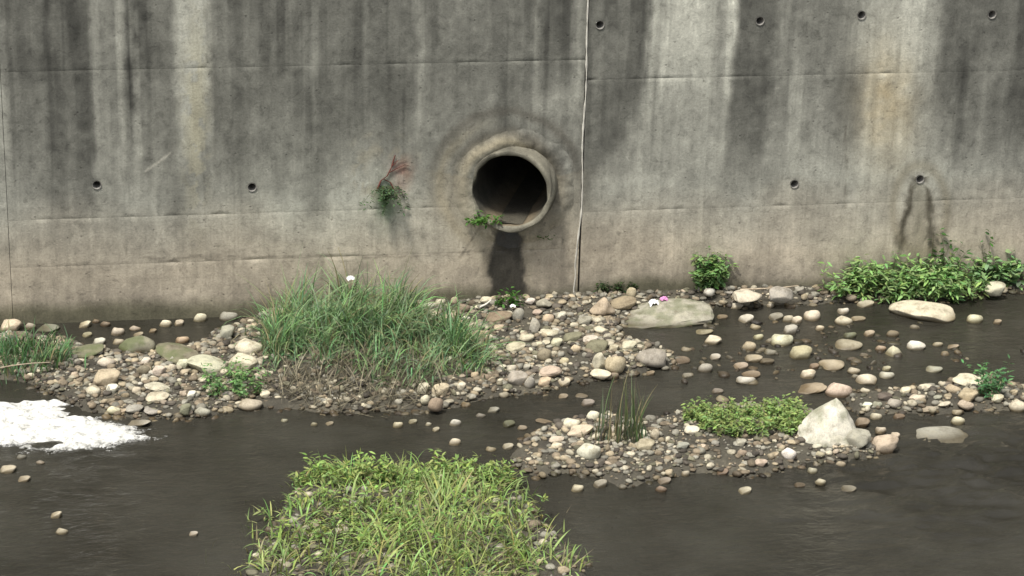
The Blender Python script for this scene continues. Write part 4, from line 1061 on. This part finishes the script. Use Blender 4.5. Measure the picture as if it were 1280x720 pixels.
# ------------------------------------------------------------------ sticks and litter
def stick(pts, w, mat, label, name='stick', cat='stick'):
    v, f = [], []
    for q, p in enumerate(pts):
        p = np.array(p, float); ww = w * (1 - .5 * q / len(pts)); i0 = len(v)
        v += [p + [0, 0, ww], p + [0, -ww, 0], p + [0, 0, -ww], p + [0, ww, 0]]
        if q: f += [(i0 - 4 + j, i0 - 4 + (j + 1) % 4, i0 + (j + 1) % 4, i0 + j) for j in range(4)]
    return tag(mesh_np(name, np.array(v), np.array(f), mat), label, cat)
g_ = lambda x, y, z: on_ground(x, y, z)
stick([g_(925, 362, .20), g_(950, 361, .21), g_(975, 360, .22), g_(998, 357, .26)], .012, MSTICK, 'thin bare stick lying along the foot of the right wall')
stick([g_(600, 384, .12), g_(608, 380, .16), g_(614, 375, .20)], .016, MSEAL, 'short pale stick beside the weed under the drain pipe')
stick([g_(-10, 462, .15), g_(15, 457, .25), g_(40, 454, .30), g_(62, 453, .30)], .008, MSTICK, 'long pale bent grass stalk over the grass at the left edge', 'dry_stalk', 'stalk')
def scrap(cx, cy, w, z, mat, label, seed, name='litter_scrap', at=None):
    r = np.random.default_rng(seed); P = on_ground(cx, cy, z); s = F_PX / ((P - CAM) @ fw); a = w / s / 2; n = 9
    u, v = np.meshgrid(np.linspace(-1, 1, n), np.linspace(-1, 1, n), indexing='ij')
    X = a * u * (1 - .3 * np.abs(v)) ; Y = a * .6 * v; Z_ = a * (.9 - .9 * (u ** 2 + v ** 2) * .5) + a * .5 * (r.random((n, n)) - .5)
    o = mesh_np(name, np.stack([X, Y, Z_], -1).reshape(-1, 3), grid_faces(n, n), mat, False); o.location = P if at is None else at
    return tag(o, label, 'litter')
scrap(438, 350, 11, .62, MWHITE, 'small white scrap caught on top of the big grass clump', 1)
scrap(641, 384, 8, .13, MWHITE, 'small white scrap on the gravel under the drain pipe', 2)
slab = SLAB[0]; bpy.context.view_layer.update()
def slab_top(u, v):
    hit, loc, nrm, _ = slab.ray_cast(Vector((u, v, 3)), Vector((0, 0, -1)))
    return slab.matrix_world @ loc if hit else slab.location
scrap(818, 372, 15, .27, MWHITE, 'crumpled white scrap on the upper edge of the big flat slab', 3, at=slab_top(-.2, .3))
scrap(833, 366, 11, .28, MPINK, 'crumpled pink scrap on the upper edge of the big flat slab', 4, at=slab_top(.05, .5))

# ------------------------------------------------------------------ white water at the left
fxs = np.arange(-8.2, -3.0, 0.022); fys = np.arange(-7.4, -2.4, 0.022)
FX, FY = np.meshgrid(fxs, fys, indexing='ij'); px, py, _ = proj(np.stack([FX, FY, 0 * FX], -1))
fm = np.zeros(px.shape); q = inpoly(px + 16 * (N1.fbm(px / 20, py / 10) - .5), py + 8 * (N2.fbm(px / 20, py / 10) - .5), [(-300, 472), (0, 477), (35, 486), (70, 503), (105, 519), (150, 532), (190, 541), (165, 554), (90, 566), (50, 560), (0, 556), (-300, 560)])
fm[q] = 1; fm = blur(blur(fm, 10, 0), 8, 1); fm = blur(blur(fm, 8, 0), 6, 1)
FZ = -0.048 + 0.100 * fm + 0.13 * (N1.fbm(FX * 3.0 + FY, FY * 7, 4) - .5) + 0.085 * (N3.fbm(FX * 9 + FY * 4, FY * 20, 4) - .5)
k = (fm > 0.06); keep = k[:-1, :-1] & k[1:, :-1] & k[:-1, 1:] & k[1:, 1:]
gf = grid_faces(len(fxs), len(fys)).reshape(len(fxs) - 1, len(fys) - 1, 4)[keep]
used = np.unique(gf); rem = np.full(FX.size, -1); rem[used] = np.arange(len(used))
tag(mesh_np('white_water', np.stack([FX, FY, FZ], -1).reshape(-1, 3)[used], rem[gf], MFOAM, True, None, {'thick': ('FLOAT', np.clip((0.5 * FZ / 0.05 + 0.9 * (fm - .35)).ravel()[used], 0, 1))}), 'bright white foaming water rushing past the left gravel', 'foam', kind='stuff')
